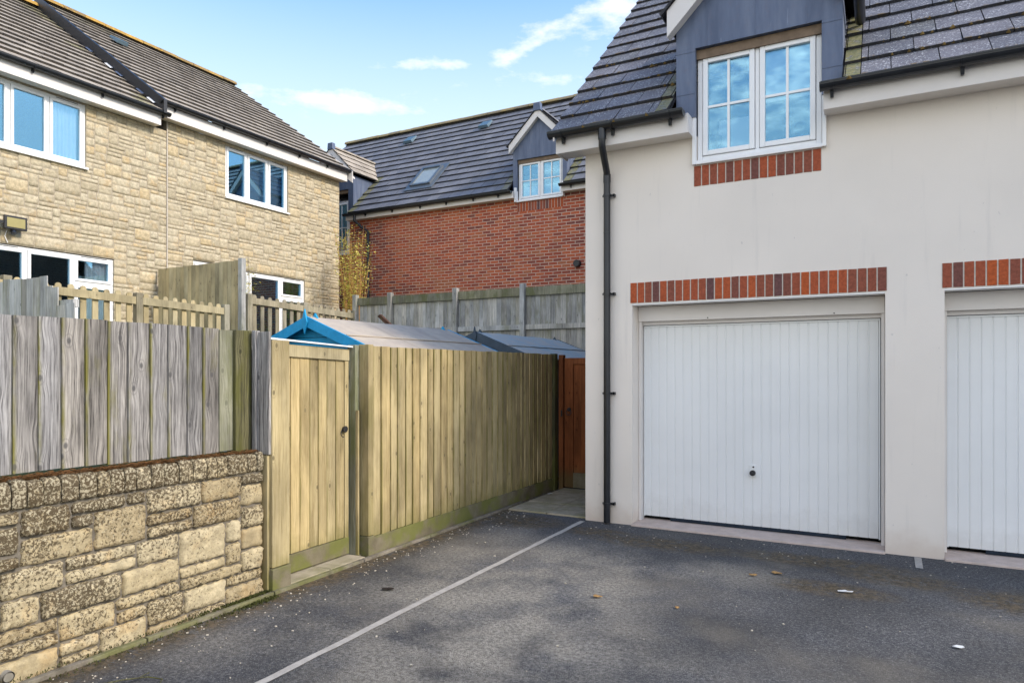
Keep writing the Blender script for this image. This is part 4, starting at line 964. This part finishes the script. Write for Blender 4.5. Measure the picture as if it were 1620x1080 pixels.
# ================================================================ PICKET FENCES
PX=-9.65
def picket(label,y0,y1,zt0,zt1,zg,posts,mat,pm,seed):
    p=thing('picket_fence',label,'fence',(PX,(y0+y1)/2,zg),'picket fences in front of the stone houses'); r=random.Random(seed)
    zt=lambda y: zt0+(zt1-zt0)*(y-y0)/(y1-y0)
    ps=sorted(posts)
    for a,b in zip(ps,ps[1:]):
        g=MB(); g.prism([(a+.05,zt(a)-.11),(b-.05,zt(b)-.11),(b-.05,zt(b)),(a+.05,zt(a))],lambda u,d,z:(PX+d,u,z),-.0,.035,(r.random(),r.random(),.8)); g.build('rail',mat,p,bevel=.003); g=MB()
        g.prism([(a+.05,zg+.15),(b-.05,zg+.15),(b-.05,zg+.24),(a+.05,zg+.24)],lambda u,d,z:(PX+d,u,z),-.0,.035,(r.random(),r.random(),.8)); g.build('rail',mat,p,bevel=.003)
    for a in ps:
        g=MB(); g.box(PX-.05,PX+.05,a-.05,a+.05,zg-.1,zt(a)+.06,(r.random(),r.random(),.6)); g.build('post',pm,p,bevel=.006)
    for a,b in zip(ps,ps[1:]):
        n=max(1,int((b-a-.12)/.148)); st=(b-a-.10)/n
        for k in range(n):
            c=a+.05+st*(k+.5); hw=.040; t=zt(c)+.045+r.uniform(-.006,.006); g=MB()
            poly=[(c-hw,zg+.05),(c+hw,zg+.05),(c+hw,t-hw*.5)]+[(c+hw*math.cos(q),t-hw*.5+hw*.9*math.sin(q)) for q in (math.pi*.2,math.pi*.4,math.pi*.6,math.pi*.8)]+[(c-hw,t-hw*.5)]
            g.prism(poly,lambda u,d,z:(PX-.002+d,u,z),-.020,.0,(r.random(),r.random(),.7)); g.build('picket',mat,p)
picket('pale picket fence before the left stone house, left of the tall board screen',4.51,8.05,2.66,2.565,1.35,[2.8,4.51,6.24,7.765],W_PALE,W_OLDP,1)
picket('greyer picket fence before the right stone house, ending at the grey board fence',8.24,10.95,2.80,2.72,1.5,[8.24,9.54,10.93],W_OLDP,W_OLDP,2)
# tall pale screen between the two gardens
ts=thing('privacy_screen','tall pale board screen standing out from the stone house wall between the gardens','fence',(-10.8,8.13,1.4))
g=MB(); boards(g,MY(8.14),-11.94,-9.73,1.5,3.435,.105,th=.02,thin=.008,rg=random.Random(6),jz=.004); g.build('featheredge_boards',W_PALE,ts)
g=MB(); g.box(-9.725,-9.63,8.08,8.17,1.4,3.46,(.7,.2,.6)); g.build('post',W_BACK,ts,bevel=.005)
g=MB(); g.box(-11.94,-9.73,8.15,8.19,3.1,3.17,rc()); g.box(-11.94,-9.73,8.15,8.19,2.0,2.07,rc()); g.build('rear_rail',W_PALE,ts)

# ================================================================ GREY REAR FENCE
bf=thing('rear_board_fence','tall grey board fence with mossy top rail below the red brick wall','fence',(-6,11,1.2)); BM=MY(11.02)
g=MB(); boards(g,BM,-9.55,-2.68,1.0,2.99,.10,th=.024,thin=.006,rg=random.Random(12),jz=.005); g.build('featheredge_boards',W_BACK,bf)
pst=[-9.62,-8.711,-7.141,-5.694,-4.2,-2.74]
for a,b in zip(pst,pst[1:]):
    g=MB(); g.box(a+.05,b-.05,10.955,10.998,2.88,3.035,rc()); g.build('top_rail',W_MOSS,bf,bevel=.004)
    g=MB(); g.box(a+.05,b-.05,10.945,10.998,2.27,2.36,rc(.9)); g.build('rail',W_BACK,bf,bevel=.004); g=MB(); g.box(a+.05,b-.05,10.945,10.998,1.45,1.54,rc(.9)); g.build('rail',W_BACK,bf,bevel=.004)
for a in pst:
    g=MB(); g.box(a-.048,a+.048,10.90,11.0,.0,3.10,rc()); g.build('post',W_BACK,bf,bevel=.006)
g=MB(); g.box(-6.3,-2.66,11.035,11.045,0,1.96); g.box(-6.3,-6.29,3.6,11.03,0,1.345); struct(g.build('garden_ground_edge',SOIL))

# ================================================================ SHEDS
def shed(name,label,xc,y0,y1,hw,za,paint,felt,slope=.40,bargew=.10,zw=None,trim=None):
    s=thing(name,label,'shed',(xc,(y0+y1)/2,0)); zr=lambda x: za-slope*abs(x-xc)
    wl=hw-.10; g=MB()
    def shiplap(M,u0,u1,topf):
        z=.05
        while z<za:
            z2=z+.12
            if topf is None: a,b=u0,u1; ok=z<za-slope*wl-.02; 
            else:
                h=min(wl,(za-.03-z)/slope); a,b=xc-h,xc+h; ok=h>.05
            if not ok: break
            zt=min(z2,za-slope*wl-.02) if topf is None else z2
            if topf is None: g.prism([(a,z),(b,z),(b,zt),(a,zt)],M,-.02,0,rc())
            else:
                h2=max(.0,min(wl,(za-.03-z2)/slope)); g.prism([(xc-h,z),(xc+h,z),(xc+h2,z2-.006),(xc-h2,z2-.006)],M,-.02,0,rc())
            z=z2
    shiplap(MY(y0+.10),0,0,1); shiplap(lambda u,d,z:(u,y1-.1+d,z),0,0,1); shiplap(MX(xc+wl),y0+.1,y1-.1,None); shiplap(lambda u,d,z:(xc-wl-d,u,z),y0+.1,y1-.1,None)
    g.build('shed_wall',paint,s)
    for sg in (-1,1):
        g=MB(); n=24; nu=4
        vs=[];W=hw
        for i in range(n+1):
            y=y0+(y1-y0)*i/n
            for k in range(nu+1):
                x=xc+sg*W*k/nu; vs.append((x,y,zr(x)+.016+ (mnoise.noise(Vector((x*2,y*2,3)))*.008)))
        fs=[(i*(nu+1)+k,i*(nu+1)+k+1,(i+1)*(nu+1)+k+1,(i+1)*(nu+1)+k) for i in range(n) for k in range(nu)]
        g.mesh(vs,fs,rc(),True)
        g.mesh([(xc,y0,zr(xc)),(xc+sg*W,y0,za-slope*W),(xc+sg*W,y1,za-slope*W),(xc,y1,zr(xc))],[(0,1,2,3)])
        g.build('roof_felt',felt,s)
        g=MB()     # lapped seams of the felt
        for f in (.33,.66): 
            y=y0+(y1-y0)*f
            v=[(xc,y,za+.026),(xc+sg*W,y,za-slope*W+.026),(xc+sg*W,y+.012,za-slope*W+.026),(xc,y+.012,za+.026)]; g.face(v)
        xl=xc+sg*W*.55; g.box(xl-.008,xl+.008,y0,y1,zr(xl)+.018,zr(xl)+.027); g.build('felt_seam',felt,s)
        for yy,sd_ in ((y0,1),(y1,-1)):
            g=MB(); poly=[(xc,za+.02),(xc,za+.02-bargew),(xc+sg*hw,za+.02-slope*hw-bargew),(xc+sg*hw,za+.02-slope*hw)]
            g.prism(poly,MY(yy),-.002 if sd_>0 else -.02,.018 if sd_>0 else .0); g.build('barge_board',trim or paint,s,bevel=.003)
    g=MB(); fz=za-.04; g.prism([(xc,fz+.125),(xc+.033,fz),(xc,fz-.115),(xc-.033,fz)],MY(y0-.019),0,.018); g.build('finial',trim or paint,s,bevel=.002)
    return s
shed('blue_shed','bright blue garden shed with tan felt roof behind the pale gate',-4.85,4.83,7.25,.90,2.03,BLUEP,FELT,slope=.395,bargew=.105)
shed('grey_shed','grey-blue garden shed with pale felt roof behind the far end of the long fence',-4.74,7.75,10.35,.90,2.03,GREYP,FELT2,slope=.40,bargew=.17)
pk=MB(); pk.prism([(-8.74,2.60),(-8.68,2.64),(-8.25,2.30),(-8.30,2.25)],MY(10.6),-.05,.02,rc()); tag(pk.build('timber_plank',m_wood('brown_plank',(.06,.03,.02),(.12,.065,.045),(.18,.10,.07))),'brown timber plank leaning against the grey rear fence behind the blue shed','plank')

# ================================================================ PLANTS
LEAFY=m_plain('bamboo_leaf',(.30,.27,.05),.6,.3,.35,30); LEAFG=m_plain('green_leaf',(.10,.14,.03),.6,.3,.35,30); STEM=m_plain('reddish_stem',(.48,.25,.09),.7,.2,.2,10)
LEAFM=NT('mixed_leaf'); LEAFM=LEAFM.fin(LEAFM.ramp(LEAFM.r,[(0,(.22,.26,.04)),(.5,(.50,.45,.07)),(1,(.66,.56,.14))]),.6,.3)
def shrub(name,label,base,h,rad,stems,leaves,mat,stem,lz=.35,ls=.05,seed=1,lean=.12,cat='shrub',sr=.006):
    s=thing(name,label,cat,base); r=random.Random(seed); bx,by,bz=base; g=MB(); L=MB(); per=leaves//stems
    for i in range(stems):
        a=r.uniform(0,6.28); q=r.random()**.6; x=bx+math.cos(a)*rad*.35*q; y=by+math.sin(a)*rad*.35*q; hh=h*r.uniform(.6,1.0)
        ex_=bx+math.cos(a)*rad*q*1.0; ey_=by+math.sin(a)*rad*q; pts=[]
        for k in range(7):
            t=k/6; pts.append((x+(ex_-x)*t*t+r.uniform(-.012,.012),y+(ey_-y)*t*t+r.uniform(-.012,.012),bz+hh*t))
        g.tube(pts,[sr*(1-.75*k/6) for k in range(7)],5,rc(),cap=False)
        for k in range(per):
            t=lz+(1-lz)*r.random()**.8; f=t*6; j=min(5,int(f)); p=Vector(pts[j]).lerp(Vector(pts[j+1]),f-j)
            p+=Vector((r.gauss(0,1),r.gauss(0,1),r.gauss(0,.6)))*.06
            d=Vector((r.gauss(0,1),r.gauss(0,1),r.uniform(-1.0,.5))).normalized(); sd_=d.cross(Vector((r.gauss(0,1),r.gauss(0,1),r.gauss(0,1)))).normalized(); l=ls*r.uniform(.6,1.3)
            L.face([p,p+d*l*.5+sd_*l*.13,p+d*l,p+d*l*.5-sd_*l*.13],(r.random(),r.random(),.5))
    g.build('stem',stem,s); L.build('foliage',mat,s); return s
shrub('bamboo','tall yellow-green bamboo between the stone house corner and red brick wall',(-11.1,12.6,1.5),3.55,.50,52,3000,LEAFM,STEM,lz=.38,ls=.07,seed=3,cat='bamboo',sr=.009)
shrub('climbing_shrub','thin yellow-leaved climber beside the right stone house patio doors',(-11.7,9.98,1.5),2.55,.22,14,420,LEAFM,m_plain('brown_stem',(.12,.09,.05),.8,.2,.2),lz=.25,ls=.07,seed=8,cat='climber',sr=.006)
shrub('ivy_plant','green climbing plant growing through the greyer picket fence',(-9.78,8.72,1.5),1.25,.10,10,300,LEAFG,m_plain('ivy_stem',(.10,.08,.05),.8,.2,.2),lz=.1,ls=.05,seed=9,cat='climber',sr=.005)

# ================================================================ LITTER ON THE GROUND
LW=m_plain('white_scrap',(.62,.62,.60),.8,.2,.1); LO=m_plain('brown_leaf',(.34,.20,.075),.7,.2,.25,60); LD=m_plain('dark_leaf',(.03,.022,.018),.8,.2,.2)
PETAL=m_plain('grit_chip',(.50,.45,.36),.85,.2,.15)
def scrap(name,label,cat,x,y,s,mat,seed,pts=9,asp=1.0,ang=0,group=None):
    r=random.Random(seed); g=MB(); ring_=[]; 
    for k in range(pts):
        a=2*math.pi*k/pts; q=s*r.uniform(.55,1.1); px_=math.cos(a)*q*asp; py_=math.sin(a)*q; ring_.append((x+px_*math.cos(ang)-py_*math.sin(ang), y+px_*math.sin(ang)+py_*math.cos(ang), .008+r.uniform(0,s*.25)))
    top=[(a,b,c+.003) for a,b,c in ring_]; c=(x,y,.012+s*.15); n=pts
    g.mesh([(x,y,.007)]+ring_+[c]+top,[(0,1+k,1+(k+1)%n) for k in range(n)]+[(n+1,n+2+k,n+2+(k+1)%n) for k in range(n)]+[(1+k,1+(k+1)%n,n+2+(k+1)%n,n+2+k) for k in range(n)])
    return tag(g.build(name,mat),label,cat,group)
scrap('paper_scrap','white paper scrap on the paving beside the red gate post','litter',-3.55,7.55,.035,LW,1).location.z=.018
scrap('paper_scrap','long white paper scrap on the asphalt in front of the first garage door','litter',-.221,5.212,.022,LW,2,asp=2.4,ang=.3)
scrap('paper_scrap','crumpled white scrap on the asphalt nearest the bottom right corner','litter',.376,4.464,.022,LW,3,asp=1.5,ang=.2)
scrap('fallen_leaf','orange-brown leaf on the asphalt, the farther right of two before the first garage door','leaf',-.683,5.444,.032,LO,4,asp=1.5)
scrap('fallen_leaf','orange-brown leaf on the asphalt, the left of two before the first garage door','leaf',-.835,5.31,.022,LO,5,asp=1.4)
scrap('fallen_leaf','brown curled leaf alone on the asphalt right of the pale line','leaf',-1.677,4.306,.026,LO,6,asp=1.5)
scrap('fallen_leaf','yellowish leaf on the asphalt near the bottom edge','leaf',-1.15,4.35,.018,LO,9)
scrap('fallen_leaf','dark curled leaf on the asphalt left of the pale line','leaf',-3.02,3.76,.030,LD,7,asp=2.2,ang=.5)
g=MB(); g.tube([(-3.33,1.92,.012),(-3.24,2.02,.022),(-3.17,2.10,.02),(-3.10,2.13,.012),(-3.08,2.10,.010)],[.004,.004,.003,.003,.002],6); g.tube([(-3.20,2.07,.02),(-3.22,2.14,.015)],.0025,5); tag(g.build('twig',W_DARKM),'thin curved brown twig on the asphalt near the stone wall','twig')
g=MB(); lr=random.Random(21)
for i in range(520):
    if i<250: x=-3.60+abs(lr.gauss(0,.22)); y=lr.uniform(1.6,6.5)
    elif i<350: x=lr.uniform(-2.6,2.6); y=6.45-abs(lr.gauss(0,.35))
    else: x=lr.uniform(-3.6,2.6); y=lr.uniform(1.6,6.4)
    s=lr.choice((.003,.004,.005,.006,.009)); a=lr.uniform(0,3); h=s*.7; z=.001
    p=[(x+math.cos(a+k*1.57)*s*lr.uniform(.6,1.1),y+math.sin(a+k*1.57)*s*lr.uniform(.6,1.1),z+h*lr.uniform(.6,1)) for k in range(4)]; q=[(u,v,z) for u,v,_ in p]
    g.mesh(p+q,[(0,1,2,3),(0,1,5,4),(1,2,6,5),(2,3,7,6),(3,0,4,7)],(lr.random(),0,0))
struct(g.build('grit',PETAL),'stuff')
# moss and tiny weeds in the angle at the foot of the wall
g=MB(); lr=random.Random(31)
for i in range(3200):
    y=lr.uniform(.6,3.32); 
    if lr.random()<.55: y=3.30-abs(lr.gauss(0,.22))
    x=-3.668+lr.uniform(-.02,.02) if lr.random()<.6 else -3.61+abs(lr.gauss(0,.03)); l=lr.uniform(.006,.022); a=lr.uniform(0,6.3); z=.0225 if x<-3.61 else .002
    g.face([(x,y,z),(x+math.cos(a)*l*.4,y+math.sin(a)*l*.4,z+l*.8),(x+math.cos(a+.6)*l*.5,y+math.sin(a+.6)*l*.5,z+l*.3)],rc())
struct(g.build('moss',m_plain('moss_green',(.055,.06,.018),.9,.1,.4,30)),'stuff')
